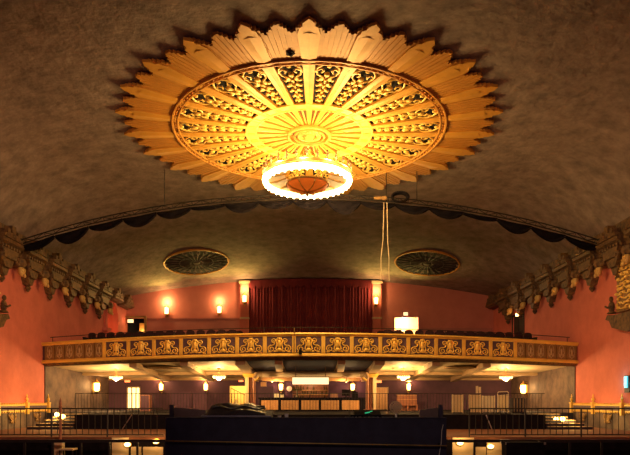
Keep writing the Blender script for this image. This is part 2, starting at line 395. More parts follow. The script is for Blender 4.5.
obj('deck',deck(lambda x:fr_d(x)+8,DB-.02,E+3.1,E+4.2),'seat',bal)
def sof_z(x,y):
    a=fr_d(x)+.25; t=(y-a)/(49.98-a); return (zbot(x)-.1)*(1-t)+(E+1.8)*t
def beam(xa,ya,xb,yb,w,h,name='soffit_beam',m='creamd'):
    bm=BM(); q=[]
    for (x,y) in ((xa,ya),(xb,yb)):
        z=sof_z(x,y); q.append([bm.verts.new((x+dx,y,z+dz)) for dx,dz in ((-w/2,0),(w/2,0),(w/2,-h),(-w/2,-h))])
    for k in range(4): bm.faces.new((q[0][k],q[0][(k+1)%4],q[1][(k+1)%4],q[1][k]))
    bm.faces.new(q[0]); bm.faces.new(q[1][::-1]); obj(name,bm,m,bal)
for s in (-1,1):
    for xa,xb,w in ((1.85,2.35,.45),(4.1,4.5,.6),(7.5,8.0,.45),(10.7,11.7,.45)):
        beam(s*xa,fr_d(xa)+.6,s*xb,49.7,w,.32)
bm=BM()
for i in range(len(XS)-1):
    x0,x1=XS[i],XS[i+1]; h=.2
    v=[]
    for x in (x0,x1):
        for y in (44.2,44.7):
            z=sof_z(x,y); v+= [bm.verts.new((x,y,z)),bm.verts.new((x,y,z-h))]
    bm.faces.new((v[0],v[1],v[5],v[4])); bm.faces.new((v[2],v[3],v[7],v[6])); bm.faces.new((v[1],v[3],v[7],v[5]))
obj('soffit_beam',bm,'creamd',bal)
# thin dark sheets that make the soffit darker over the bar bays
for (xa,xb) in ((-3.9,-2.1),(-1.7,1.7),(2.1,3.9)):
    bm=BM(); v=[bm.verts.new((x,y,sof_z(x,y)-.03)) for x,y in ((xa,36.2),(xb,36.2),(xb,43.9),(xa,43.9))]; bm.faces.new(v); obj('soffit_dark_sheet',bm,'navy',bal)
# round grilles in the soffit
for i,(px,py) in enumerate(((164,368.5),(460,370.5))):
    y=39.8; x=XO(px,y); z=sof_z(x,y)
    gr=thing('soffit_grille','round dark grille set in the balcony soffit on the %s'%('left' if i==0 else 'right'),'grille',(x,y,z-.08))
    bm=BM(); lathe(bm,[(1.0,-.02),(1.0,.03),(.01,.03)],seg=24); obj('backing',bm,'recess',gr)
    bm=BM(); tube(bm,[(1.02*cos(2*pi*k/24),1.02*sin(2*pi*k/24),-.02) for k in range(24)],.05,5,True); obj('rim',bm,'creamd',gr)
    bm=BM()
    for k in range(12): a=2*pi*k/12; tube(bm,[(.15*cos(a),.15*sin(a),-.04),(.98*cos(a),.98*sin(a),-.04)],.02,4)
    for r in (.3,.65): tube(bm,[(r*cos(2*pi*k/20),r*sin(2*pi*k/20),-.04) for k in range(20)],.02,4,True)
    obj('lattice',bm,'golddk',gr)
# pipe rail on the balcony
rail=thing('balcony_rail','thin black pipe rail running along the top of the balcony front','railing',(0,0,0))
bm=BM(); tube(bm,[fpt(x,ztop(x)+.36,-.15) for x in XS[1:-1]],.022,5); obj('top_rail',bm,'iron',rail)
for k in range(13):
    x=-16+32*k/12; bm=BM(); p=fpt(x,ztop(x)+.02,-.15); tube(bm,[p,p+Vector((0,0,.34))],.02,5); obj('post',bm,'iron',rail)
# small black box and cable on the balcony front
x=x_at(300.5); p=fpt(x,zbot(x)+.18,.26)
sb=thing('stage_monitor_box','small black box clamped to the lower edge of the balcony front near its middle','box',p)
bm=BM(); bbox(bm,-.09,.09,-.09,.09,-.1,.14); obj('housing',bm,'black',sb); bm=BM(); bbox(bm,-.03,.03,0,.06,.14,.24); obj('clamp',bm,'iron',sb)
bm=BM(); xa=x_at(294.5); tube(bm,[fpt(xa,ztop(xa)+.3,.24),fpt(xa,zbot(xa)+.22,.27),fpt(xa+.15,zbot(xa)+.16,.27),fpt(x-.1,zbot(x)+.14,.28)],.025,5)
tag(obj('cable',bm,'golddk'),'dark cable running down the balcony front to the small black box','cable')

# balcony seats
def make_seat():
    r=thing('theatre_seat','dark wine theatre seat','seat',(0,0,0))
    bm=BM(); prism(bm,[(-.27,.35),(.27,.35),(.27,.86),(.2,.94),(.08,.97),(-.08,.97),(-.2,.94),(-.27,.86)],lambda a,b,t:(a,t+.12*(b-.35),b),.22,.30); obj('backrest',bm,'seat',r)
    bm=BM(); bbox(bm,-.25,.25,-.22,.22,.36,.48); obj('cushion',bm,'seat',r)
    for s in (-1,1):
        bm=BM(); bbox(bm,s*.30-.03,s*.30+.03,-.2,.28,0,.6); bbox(bm,s*.30-.035,s*.30+.035,-.22,.25,.6,.65); obj('armrest',bm,'iron',r)
    return r
seat0=make_seat(); first=True
for row,(off,zf,nm) in enumerate(((2.6,E+3.45,'front row'),(6.2,E+3.78,'second row'))):
    for s,side in ((-1,'left'),(1,'right')):
        for k in range(15):
            x=s*(4.9+.68*k); y=fr_d(x)+off; lab='dark wine theatre seat in the balcony %s, %s of the curtain'%(nm,side); grp='balcony seats, %s %s'%(nm,side)
            rz=math.atan2(x/50,1)
            if first:
                seat0.location=(x,y,zf); seat0.rotation_euler=(0,0,rz); seat0['label']=lab; seat0['group']=grp; first=False
            else: dup(seat0,(x,y,zf),rz,lab,grp)

# ------------------------------------------------------------------ wall cornice brackets
def face_bm():
    bm=BM()
    ball(bm,(0,0,0),(.23,.20,.34),14,10)                      # head
    ball(bm,(0,-.20,-.02),(.045,.07,.12),8,6)                 # nose
    ball(bm,(-.09,-.17,.09),(.085,.05,.03),8,5); ball(bm,(.09,-.17,.09),(.085,.05,.03),8,5)    # brows
    ball(bm,(-.12,-.14,-.06),(.06,.05,.06),8,5); ball(bm,(.12,-.14,-.06),(.06,.05,.06),8,5)    # cheeks
    ball(bm,(0,-.17,-.16),(.09,.04,.025),8,5); ball(bm,(0,-.14,-.30),(.10,.09,.14),8,6)        # mouth, beard
    ball(bm,(0,-.05,.32),(.2,.16,.14),10,6)
    return bm
UL=3.0
def make_bracket(pendant=True):
    """local frame: x along the wall, -y into the room, z up from pendant tip"""
    r=thing('cornice_bracket','carved cornice bracket','bracket',(0,0,0))
    prof=[(0,1.15),(-.35,1.2),(-.42,1.38),(-.62,1.44),(-.68,1.62),(-.88,1.72),(-.9,1.9),(-.5,2.0),(0,2.0)]
    bm=BM()
    if pendant:
        prism(bm,prof,lambda a,b,t:(t,a,b),-1.15,1.15)
        for sg in (-1,1): prism(bm,[(p*.6,q) for p,q in prof],lambda a,b,t:(t,a,b),sg*1.15,sg*UL/2)
        for k in range(7): bbox(bm,-1.02+k*.3,-.86+k*.3,-.78,-.6,1.46,1.6)
    else:
        prism(bm,[(0,1.6),(-.62,1.62),(-.68,1.68),(-.88,1.75),(-.9,1.9),(-.5,2.0),(0,2.0)],lambda a,b,t:(t,a,b),-1.15,1.15)
        for sg in (-1,1): prism(bm,[(0,1.7),(-.4,1.72),(-.5,1.9),(0,1.95)],lambda a,b,t:(t,a,b),sg*1.15,sg*UL/2)
    obj('cornice_moulding',bm,'corn',r)
    bm=BM(); prism(bm,[(-1.0,1.95),(1.0,1.95),(.9,2.12),(.66,2.16),(.66,2.42),(.4,2.42),(.4,2.25),(.2,2.25),(.2,2.66),(-.2,2.66),(-.2,2.25),(-.4,2.25),(-.4,2.42),(-.66,2.42),(-.66,2.16),(-.9,2.12)],lambda a,b,t:(a,t,b),-.9,-.45)
    ball(bm,(0,-.9,2.12),(.2,.07,.12),8,6); obj('crown',bm,'corn',r)
    if pendant:
        bm=BM(); 
        for (h0,h1,w0,w1,dp) in ((1.45,.95,.95,.75,.72),(.95,.5,.66,.42,.58),(.5,.12,.40,.22,.42)):
            prism(bm,[(-w0,h0),(w0,h0),(w1*.8,h1),(-w1*.8,h1)],lambda a,b,t:(a,t,b),-dp,0)
        lathe(bm,[(.04,-.28),(.13,-.16),(.18,-.06),(.12,.04),(.22,.12),(.22,.2)],(0,-.22,0),10)
        for s in (-1,1): 
            tube(bm,[(s*.7,-.66,1.2),(s*.95,-.66,1.02),(s*.86,-.68,.82),(s*.66,-.66,.88),(s*.7,-.66,1.0)],.09,6)
            tube(bm,[(s*.3,-.4,.75),(s*.38,-.4,.62),(s*.32,-.4,.5),(s*.24,-.4,.56)],.05,6)
        obj('pendant',bm,'corn',r)
        bm=BM(); n=10
        for s in (-1,1):
            A=[(s*UL/2,1.16),(s*.55,1.16)]+[(s*(.55+(UL/2-.55)*k/n), .62+ .5*sin(pi/2*k/n)) for k in range(n+1)]
            prism(bm,A,lambda a,b,t:(a,t,b),-.32,0)
        obj('corbel_arch',bm,'corn',r)
        bm=BM(); lathe(bm,[(.05,.75),(.36,.82),(.46,1.0),(.40,1.25),(.2,1.3)],(UL/2,-.36,0),10)
        m=obj('mask_hood',bm,'corn',r)
        o=obj('mask',face_bm(),'maskm',r,(UL/2,-.55,.62),smooth=70); o.rotation_euler=(radians(-12),0,0); o.scale=(.92,.92,.95)
    return r
bz=E+6.55
full=make_bracket(True); plain=make_bracket(False)
f1=p1=True
ys=[29.3+3.0*k for k in range(9)]
for s,side in ((-1,'left'),(1,'right')):
    for k,y in enumerate(ys):
        pend = not (side=='left' and k>=7) and not (k==8)
        src=full if pend else plain
        lab='carved cornice bracket %s mask on the %s wall, %s from the rear corner'%('with' if pend else 'without',side,ORD[8-k])
        loc=(s*W,y,bz); rz=pi/2 if s<0 else -pi/2
        if src is full and f1: full.location=loc; full.rotation_euler=(0,0,rz); full['label']=lab; full['group']='cornice brackets on the side walls'; f1=False
        elif src is plain and p1: plain.location=loc; plain.rotation_euler=(0,0,rz); plain['label']=lab; plain['group']='cornice brackets on the side walls'; p1=False
        else: dup(src,loc,rz,lab,'cornice brackets on the side walls')
for s,side in ((-1,'left'),(1,'right')):
    bm=BM(); bbox(bm,s*W,s*(W-.10),2,DB,E+8.15,E+9.5); struct('trim_frieze_'+side,bm,'corn')  # added dark band standing in for the dark ceiling behind the crowns
# arch surround at the left niche
bm=BM(); c,hw,z0,zs=ARC
for k in range(12):
    a0,a1=pi*k/12,pi*(k+1)/12
    pts=[(c+hw*cos(a0),zs+hw*1.05*sin(a0)),(c+(hw+.28)*cos(a0),zs+(hw+.28)*1.05*sin(a0)),(c+(hw+.28)*cos(a1),zs+(hw+.28)*1.05*sin(a1)),(c+hw*cos(a1),zs+hw*1.05*sin(a1))]
    prism(bm,pts,lambda a,b,t:(t,a,b),-W,-W+.22)
bbox(bm,-W,-W+.2,c-hw-.28,c-hw,z0,zs); bbox(bm,-W,-W+.2,c+hw,c+hw+.28,z0,zs)
bbox(bm,-W,-W+.45,c-hw-.7,c-hw+.2,E+5.55,E+5.8)
struct('trim_niche',bm,'wall')

# ------------------------------------------------------------------ dado cresting on the side walls
ED=E-.2
def dado_bay(s,y0,y1,label,k):
    r=thing('dado_crest',label,'cresting',(s*W,(y0+y1)/2,0),0,'gilded dado crests on the side walls')
    L=y1-y0
    bm=BM(); bbox(bm,-s*.10,0,-L/2,L/2,ED-.42,ED-.10); obj('frieze',bm,'fpan',r)
    bm=BM(); n=11; poly=[(-L/2,ED-.13)]
    for j in range(n):
        a=-L/2+L*j/n; poly+=[(a,ED-.08),(a+L/n*.25,ED-.05),(a+L/n*.5,ED+.03),(a+L/n*.75,ED-.05)]
    poly+=[(L/2,ED-.10),(L/2,ED-.13)]
    prism(bm,poly,lambda a,b,t:(-s*t,a,b),.0,.12); obj('crest',bm,'golds',r)
    bm=BM(); poly=[(-L/2,ED-.40)]
    poly=[(-L/2,ED-.38),(L/2,ED-.38)]
    for j in range(n):
        a=L/2-L*j/n; poly+=[(a,ED-.42),(a-L/n*.5,ED-.52)]
    poly+=[(-L/2,ED-.42)]
    prism(bm,poly,lambda a,b,t:(-s*t,a,b),.0,.12); obj('fringe',bm,'golds',r)
    bm=BM(); q=[]
    for j in range(2):
        sg=1 if j else -1
        tube(bm,[(-s*.1,sg*(.1+.3*abs(sin(t*1.2))*(1-.12*t)),ED-.62-.12*t) for t in [i*.4 for i in range(10)]],.05,5)
    ball(bm,(-s*.08,0,ED-.78),(.08,.2,.16),10,6); ball(bm,(-s*.08,0,ED-1.0),(.07,.13,.12),10,6)
    for t in range(5): ball(bm,(-s*.06,-.4+.2*t,ED-.66-.08*(t%2)),(.06,.09,.09),8,5)
    obj('medallion',bm,'golddk',r)
def dado_post(s,y,label):
    r=thing('dado_finial_post',label,'finial post',(s*(W-.12),y,0),0,'gilded finial posts on the side walls')
    bm=BM(); bbox(bm,-.09,.11,-.09,.09,ED-.62,ED+.02); bbox(bm,-.115,.115,-.12,.12,ED-.02,ED+.06); obj('shaft',bm,'golds',r)
    bm=BM(); lathe(bm,[(.07,.06),(.04,.12),(.09,.20),(.10,.26),(.03,.36),(.05,.41),(.01,.56)],(0,0,ED),10); obj('finial',bm,'golds',r)
for s,side in ((-1,'left'),(1,'right')):
    ymarks=[28.8,32.1,35.4,38.3]
    for k in range(3):
        dado_bay(s,ymarks[k]+.17,ymarks[k+1]-.17,'gilded zigzag dado crest with hanging medallion, %s bay from the balcony on the %s wall'%(ORD[2-k],side),k)
    for k in range(1,4): dado_post(s,ymarks[k],'gilded finial post on the dado of the %s wall, %s from the balcony'%(side,ORD[3-k]))
    bm=BM(); bbox(bm,s*W,s*(W-.04),-2,38.0,0.0,E-.40); struct('trim_dado_'+side,bm,'dado')

# gilded wall ornament near the frame edges
def wall_ornament(s,label):
    r=thing('wall_ornament',label,'ornament',(s*W,31.2 if s>0 else 30.7,E+3.75),0,'gilded wall ornaments beside the stage')
    def f(a,b,t): return (-s*t,a,b)
    bm=BM(); bbox(bm,0,-s*.25,-1.6,1.2,.9,3.9); bbox(bm,0,-s*.35,-1.7,1.3,3.7,4.1); obj('back_panel',bm,'golddk',r); bm=BM()
    rr=random.Random(5)
    for k in range(11):
        for j in range(7): 
            y,z=-1.35+.38*j+.19*(k%2)+rr.uniform(-.08,.08),1.08+.25*k+rr.uniform(-.05,.05)
            ball(bm,(-s*.27,y,z),(rr.uniform(.05,.14),rr.uniform(.07,.19),rr.uniform(.05,.12)),7,5)
        tube(bm,[(-s*.30,-1.3+2.3*t/8,1.1+.25*k+.10*sin(t*1.7+k)) for t in range(9)],.035,5)
    obj('foliage',bm,'golds',r)
    bm=BM(); prism(bm,[(-1.7,.75),(1.45,.75),(1.75,.85),(1.95,.62),(1.55,.5),(1.25,.1),(.6,-.05),(-.2,-.25),(-1.0,-.1),(-1.7,.2)],f,0,.5); obj('console',bm,'corn',r)
    bm=BM(); ball(bm,(-s*.35,1.55,1.25),(.17,.17,.32),10,8); ball(bm,(-s*.38,1.55,1.68),(.12,.12,.15),8,6); tube(bm,[(-s*.35,1.4,1.35),(-s*.6,1.5,1.2),(-s*.62,1.7,1.3)],.06,6); lathe(bm,[(.25,.9),(.2,.98),(.12,1.02)],(-s*.35,1.55,0),10); obj('figure',bm,'corn',r)
wall_ornament(1,'large gilded foliate ornament with a small figure high on the right wall')
wall_ornament(-1,'dark gilded ornament at the left edge, high on the left wall')
# teal lamp
r=thing('teal_lamp','dark framed wall lamp glowing teal at the right edge above the dado','lamp',(W,31.6,ZO(384,31.6)))
bm=BM(); bbox(bm,-.14,0,-.25,.25,-.45,.45); obj('housing',bm,'iron',r)
bm=BM(); bbox(bm,-.2,-.14,-.12,.12,-.2,.4); bbox(bm,-.14,-.02,.25,.28,-.1,.4); obj('lens',bm,'teal',r)
point('teal_light',(W-.45,31.9,ZO(382,31.6)),14,(.1,.7,.85),.1)

# ------------------------------------------------------------------ ceiling sunburst
SD,SH,SX=28.65,12.60,XO(309.2,28.65)
sun=thing('ceiling_sunburst','huge gilded sunburst rosette on the ceiling around the chandelier','ceiling ornament',(SX,SD,E+SH))
R0=8.72; NR=24; SEC=2*pi/NR
def ringplate(bm,r0,r1,z0,z1,seg=96):
    rings=[]
    for (r,z) in ((r0,z0),(r1,z0),(r1,z1),(r0,z1)):
        rings.append([bm.verts.new((r*cos(2*pi*k/seg),r*sin(2*pi*k/seg),z)) for k in range(seg)])
    for j in range(4):
        A,B=rings[j],rings[(j+1)%4]
        for k in range(seg): bm.faces.new((A[k],A[(k+1)%seg],B[(k+1)%seg],B[k]))
def torus(bm,R,z,r,seg=96,s2=6): tube(bm,[(R*cos(2*pi*k/seg),R*sin(2*pi*k/seg),z) for k in range(seg)],r,s2,True)
bm=BM(); ringplate(bm,2.5,6.3,.04,.06); obj('backing',bm,'recess',sun)
bm=BM(); ringplate(bm,.0,2.55,-.0,.06); obj('inner_plate',bm,'gapshade',sun)
bm=BM(); ringplate(bm,2.5,2.95,-.085,.0); torus(bm,2.5,-.08,.05); torus(bm,2.95,-.08,.06); obj('inner_ring',bm,'golds',sun,smooth=50)
bm=BM(); ringplate(bm,6.06,6.30,-.08,.03); torus(bm,6.06,-.1,.05); torus(bm,6.30,-.1,.06)
for k in range(144):
    a=2*pi*k/144; ball(bm,(6.18*cos(a),6.18*sin(a),-.1),.055,6,4)
obj('outer_ring',bm,'goldw',sun,smooth=50)
# ray
def pol(r,u): return r,u
bm=BM()
stations=[(.8,.055),(2.6,.135),(6.0,.235),(7.9,.40)]
pl=[(r,-w) for r,w in stations]+[(8.1,-.34),(8.25,-.34),(8.3,-.22),(8.5,-.2),(R0,0.0),(8.5,.2),(8.3,.22),(8.25,.34),(8.1,.34)]+[(r,w) for r,w in stations[::-1]]
prism(bm,pl,lambda a,b,t:(a,b,t),-.11,.0)
A=[bm.verts.new((r,0,-.135)) for r in (.8,8.0)]
for w in (-1,1):
    v=[bm.verts.new((r,w*ww*.62,-.111)) for r,ww in stations]
    bm.faces.new([A[0],A[1]]+v[::-1])
ray=finish(bm)
# panel between rays: one plate with a stepped edge and shallow flutes
bm=BM(); half=SEC/2*.97
def edge(f):
    f=abs(f)
    for lim,r in ((.10,8.42),(.20,8.32),(.30,8.18),(.42,8.02),(.52,7.92),(.62,8.02),(.72,8.18),(.82,8.32),(.92,8.46)):
        if f<=lim: return r
    return 8.55
n=20
for k in range(n):
    f0=-1+2*k/n; f1=-1+2*(k+1)/n; rr=edge((f0+f1)/2)*1.0; a0,a1=f0*half,f1*half
    zz=-.05-.018*(k%2)
    prism(bm,[(6.27,a0),(6.27,a1),(rr,a1),(rr,a0)],lambda r_,a_,t:(r_*cos(a_),r_*sin(a_),t),zz-.01,.05)
panel=finish(bm)
# scroll ornament of one bay (openwork)
bm=BM()
for k,(r,sz) in enumerate(((3.15,.08),(3.5,.10),(3.9,.125),(4.3,.15),(4.7,.17))):
    for s in (-1,1):
        ball(bm,(r+.06,s*sz*.9,-.05),(sz*1.1,sz*.55,.06),8,5); ball(bm,(r-.05,s*sz*1.55,-.04),(sz*.6,sz*.6,.05),8,5)
    ball(bm,(r,0,-.08),(.12,.07,.06),8,5)
tube(bm,[(3.0,0,-.03),(5.0,0,-.03)],.04,5)
for s in (-1,1):
    tube(bm,[(4.85,s*.1,-.06),(5.05,s*.35,-.06),(5.3,s*.42,-.06),(5.45,s*.26,-.06),(5.32,s*.14,-.06),(5.18,s*.22,-.06)],.04,6)
    tube(bm,[(5.2,s*.44,-.05),(5.5,s*.40,-.05),(5.72,s*.22,-.05),(5.8,0,-.05)],.045,6)
ball(bm,(5.1,0,-.08),(.16,.12,.08),8,6); ball(bm,(5.66,0,-.07),(.10,.10,.06),8,5)
bmesh.ops.scale(bm,vec=(1.04,1.04,1),verts=bm.verts); scroll=finish(bm,60)
bm=BM(); tube(bm,[(.9,-.0,-.05),(2.45,0,-.05)],.035,5); rib=finish(bm)
for k in range(NR):
    a=pi/2+k*SEC
    o=obj('ray',ray,'bray',sun); o.rotation_euler=(0,0,a)
    o=obj('fluted_panel',panel,'goldw',sun); o.rotation_euler=(0,0,a+SEC/2)
    o=obj('scrollwork',scroll,'golds',sun); o.rotation_euler=(0,0,a+SEC/2)
    o=obj('inner_rib',rib,'golds',sun); o.rotation_euler=(0,0,a+SEC/2)
bm=BM(); 
torus(bm,.95,-.16,.09,64); torus(bm,.7,-.2,.06,48)
for k in range(16):
    a=2*pi*k/16; ball(bm,(.45*cos(a),.45*sin(a),-.18),(.14,.14,.08),8,5)
lathe(bm,[(.28,-.14),(.25,-.26),(.12,-.36),(.02,-.38)],seg=16); obj('rosette',bm,'golds',sun,smooth=60)
# access plate seen near the top
bm=BM(); a=pi/2+pi-SEC*.38
for k in range(5): ball(bm,(6.75*cos(a)+.09*cos(k*1.257),6.75*sin(a)+.09*sin(k*1.257),-.1),(.09,.09,.03),8,5)
ball(bm,(6.75*cos(a),6.75*sin(a),-.11),.09,8,5); obj('cover_plate',bm,'recess',sun)

# ------------------------------------------------------------------ main chandelier
ch=thing('chandelier','large round chandelier with a glowing white ring and amber glass bowl','chandelier',(SX-.09,SD,E+10.40))
RC=1.98
bm=BM(); ringplate(bm,RC+.06,RC+.11,.08,.2,72); torus(bm,RC+.09,.2,.035,72); obj('crown_band',bm,'brass',ch,smooth=50)
bm=BM(); torus(bm,RC,-.10,.14,72,10); obj('glass_ring',bm,'ringgl',ch,smooth=80)
bm=BM(); lathe(bm,[(.055,0),(.03,.08),(.075,.18),(.03,.26),(.05,.3),(.01,.42)],seg=6); fin=finish(bm)
for k in range(28):
    a=2*pi*k/28; obj('finial',fin,'corn',ch,((RC+.09)*cos(a),(RC+.09)*sin(a),.22))
bm=BM(); ball(bm,(0,0,0),(.06,.06,.08),10,7); bl=finish(bm,80)
for k in range(36):
    a=2*pi*k/36; obj('bulb',bl,'bulb',ch,(RC*cos(a),RC*sin(a),-.22))
# etched glass panels between ring and bowl
gpl=BM(); S=5
for j in range(S):
    a0=-pi/12*.9+pi/6*.9*j/S; a1=-pi/12*.9+pi/6*.9*(j+1)/S
    gpl.faces.new([gpl.verts.new(v) for v in ((1.05*cos(a0),1.05*sin(a0),.16),(1.9*cos(a0),1.9*sin(a0),.0),(1.9*cos(a1),1.9*sin(a1),.0),(1.05*cos(a1),1.05*sin(a1),.16))])
gpl=finish(gpl)
for k in range(12):
    o=obj('glass_panel',gpl,'panelgl',ch); o.rotation_euler=(0,0,pi/6*k)
bm=BM()
for k in range(12):
    a=pi/6*(k+.5); tube(bm,[(1.0*cos(a),1.0*sin(a),.16),(1.5*cos(a),1.5*sin(a),.02),(1.95*cos(a),1.95*sin(a),-.02)],.035,5)
obj('arms',bm,'brass',ch)
bm=BM(); lathe(bm,[(.98,-.26),(.93,-.36),(.74,-.47),(.42,-.55),(.05,-.58)],seg=32); obj('glass_bowl',bm,'amber',ch,smooth=60)
bm=BM()
for k in range(8):
    a=2*pi*k/8+.39; tube(bm,[(q*cos(a),q*sin(a),z) for q,z in ((1.0,-.24),(.95,-.37),(.75,-.49),(.42,-.57),(.05,-.60))],.028,5)
torus(bm,1.0,-.24,.05,40); obj('bowl_ribs',bm,'brass',ch)
bm=BM(); lathe(bm,[(.02,-.80),(.07,-.73),(.03,-.66),(.11,-.6),(.02,-.56)],seg=10); obj('drop_finial',bm,'brass',ch)
for k in range(4):
    a=2*pi*k/4+.78; bm=BM(); tube(bm,[(1.0*cos(a),1.0*sin(a),-.24),(1.0*cos(a),1.0*sin(a),.1),(.15*cos(a),.15*sin(a),1.5)],.02,5); obj('suspension_rod',bm,'brass',ch)
bm=BM(); lathe(bm,[(.16,1.42),(.2,1.5),(.1,1.56)],seg=12); obj('hub',bm,'brass',ch)
for k in range(10):
    a=2*pi*k/10+.2; point('chandelier_light',(SX+2.4*cos(a),SD+2.4*sin(a),E+10.48-.12),380,(1,.64,.22),.15)

# ------------------------------------------------------------------ arched lighting truss with black swags
YT=33.4
def truss_z(x): return E+ (202.5*YT/F) - 2.65*abs(x/16.3)**2.1
tr=thing('lighting_truss','long black arched truss slung from the ceiling right across the hall','truss',(0,YT,0))
TX=[-16.2+32.4*i/60 for i in range(61)]
for oy,oz in ((-.12,.12),(-.12,-.1),(.15,0)):
    bm=BM(); tube(bm,[(x,oy,truss_z(x)+oz) for x in TX],.034,5); obj('chord',bm,'iron',tr)
bm=BM()
for i in range(60):
    x,x2=TX[i],TX[i+1]; a,b=(.12,-.1) if i%2 else (-.1,.12)
    tube(bm,[(x,-.12,truss_z(x)+a),(x2,-.12,truss_z(x2)+b)],.02,4); tube(bm,[(x,.15,truss_z(x)),(x,-.12,truss_z(x)+.12)],.02,4)
obj('lattice',bm,'iron',tr)
for s in (-1,1):
    bm=BM(); bbox(bm,s*16.2-.22,s*16.2+.22,-.3,.3,truss_z(16.2)-.3,truss_z(16.2)+.45); obj('end_bracket',bm,'iron',tr)
sw=thing('swag_border','black cloth border hanging in swags beneath the arched truss','drape',(0,YT,0))
ns=17
for k in range(ns):
    xa=-15.9+31.8*k/ns; xb=-15.9+31.8*(k+1)/ns; bm=BM(); n=12; q=[]
    dep=.42+.16*sin(k*2.3)+.1*sin(k*.9)
    for i in range(n+1):
        x=xa+(xb-xa)*i/n; z=truss_z(x)-.13; sag=dep*sin(pi*i/n)**.8+.14
        q.append([bm.verts.new((x,.02+.10*sin(j*1.9+i*.3),z-sag*j/5)) for j in range(6)])
    for A,B in zip(q,q[1:]):
        for j in range(5): bm.faces.new((A[j],A[j+1],B[j+1],B[j]))
    obj('swag',bm,'black',sw,smooth=80)
# suspension wires
for px,tx in ((165,'left'),(416.5,'right'),(386,'middle')):
    x=XO(px,YT); bm=BM(); tube(bm,[(x,YT-.1,truss_z(x)+.15),(x,YT-.1,ceil_z(x,YT)-.02)],.022,4)
    tag(obj('suspension_wire',bm,'iron'),'thin dark wire holding the arched truss to the ceiling, %s one'%tx,'wire','truss suspension wires')
# coil of cable on the truss
x=XO(399,YT); bm=BM()
for k in range(4): tube(bm,[(x+(.40+.02*k)*cos(a),YT-.3-.06*k,truss_z(x)+.10+(.22+.015*k)*sin(a)) for a in [2*pi*i/24 for i in range(24)]],.06,5,True)
tag(obj('cable_coil',bm,'black'),'oval coil of black cable hung on the truss right of the chandelier','cable')
x=XO(380,YT); bm=BM(); bbox(bm,x-.35,x+.35,YT-.28,YT-.17,truss_z(x)-.06,truss_z(x)+.08); bbox(bm,x+.1,x+.3,YT-.32,YT-.17,truss_z(x)-.1,truss_z(x)+.1)
tag(obj('pulley_block',bm,'golddk'),'pale pulley block on the truss above the hanging ropes','pulley')
for px0,px1,nm in ((384,381,'left'),(387,389,'right')):
    bm=BM(); pts=[P(px0,202,YT-.24),P((px0*2+px1)/3,240,YT-.24),P(px1,258,YT-.24),P(px1,281,YT-.24)]
    tube(bm,pts,.022,5); tag(obj('rope',bm,'rope'),'thin pale rope dangling from the truss pulley, the %s of two'%nm,'rope','ropes hanging from the truss')

# ------------------------------------------------------------------ round ceiling grilles
for i,(px,py) in enumerate(((196.5,261.5),(427,262.5))):
    d=48.7
    for _ in range(30):
        x=XO(px,d); d=(ceil_z(x,d)-E)*F/(HZ-py)
    z=ceil_z(x,d); e=.05
    nrm=Vector((-(ceil_z(x+e,d)-ceil_z(x-e,d))/(2*e),-(ceil_z(x,d+e)-ceil_z(x,d-e))/(2*e),1)).normalized()
    gr=thing('ceiling_grille','round dark ceiling grille with radiating spokes, %s of the hanging ropes'%('far left' if i==0 else 'just right'),'grille',Vector((x,d,z))-nrm*.06)
    gr.rotation_mode='QUATERNION'; gr.rotation_quaternion=Vector((0,0,1)).rotation_difference(nrm)
    Rg=2.55
    bm=BM(); lathe(bm,[(.02,-.03),(Rg,-.03),(Rg,.02),(.02,.02)],seg=48); obj('backing',bm,'recess',gr)
    bm=BM(); torus(bm,Rg+.03,-.03,.09,64); obj('rim',bm,'goldw',gr,smooth=60)
    bm=BM(); torus(bm,.5,-.07,.05,32); torus(bm,1.35,-.06,.035,48); ball(bm,(0,0,-.07),(.3,.3,.08),12,6); obj('hub',bm,'spoke',gr,smooth=60)
    bm=BM(); tube(bm,[(.4,0,-.06),(1.4,0,-.06),(2.1,.1,-.06),(2.5,.0,-.06)],.045,5); tube(bm,[(1.5,0,-.06),(2.1,-.14,-.06),(2.5,-.02,-.06)],.04,5); ball(bm,(1.9,0,-.06),(.2,.07,.04),8,5); sp=finish(bm)
    for k in range(24):
        o=obj('spoke',sp,'spoke',gr); o.rotation_euler=(0,0,2*pi*k/24)

# ------------------------------------------------------------------ sconces
def make_sconce(name='wall_sconce'):
    r=thing(name,'','sconce',(0,0,0))
    bm=BM(); bbox(bm,-.12,.12,-.05,0,-.35,.3); prism(bm,[(-.12,-.35),(.12,-.35),(0,-.55)],lambda a,b,t:(a,t,b),-.05,0); obj('back_plate',bm,'brass',r)
    bm=BM(); lathe(bm,[(.10,-.26),(.15,-.2),(.17,.2),(.13,.26)],(0,-.24,0),8); obj('glass_shade',bm,'sconce',r)
    bm=BM(); lathe(bm,[(.20,.24),(.14,.32),(.05,.40),(.02,.5)],(0,-.24,0),8); lathe(bm,[(.02,-.45),(.08,-.36),(.18,-.26)],(0,-.24,0),8)
    for k in range(4): a=pi/4+k*pi/2; tube(bm,[(.18*cos(a),-.24+.18*sin(a),-.25),(.18*cos(a),-.24+.18*sin(a),.25)],.014,4)
    bbox(bm,-.03,.03,-.24,0,.38,.42); obj('cage',bm,'brass',r)
    return r
sc0=make_sconce(); sfirst=True
def sconce(loc,rz,label,power,up=.55,group=None,col=WARM,dist=.45,sc=1.0):
    global sfirst
    if sfirst: o=sc0; o.location=loc; o.rotation_euler=(0,0,rz); o['label']=label; sfirst=False
    else: o=dup(sc0,loc,rz,label)
    if group: o['group']=group
    o.scale=(sc,sc,sc)
    n=Matrix.Rotation(rz,3,'Z')@Vector((0,-1,0))
    point('sconce_light',Vector(loc)+n*dist+Vector((0,0,up)),power,col,.08)
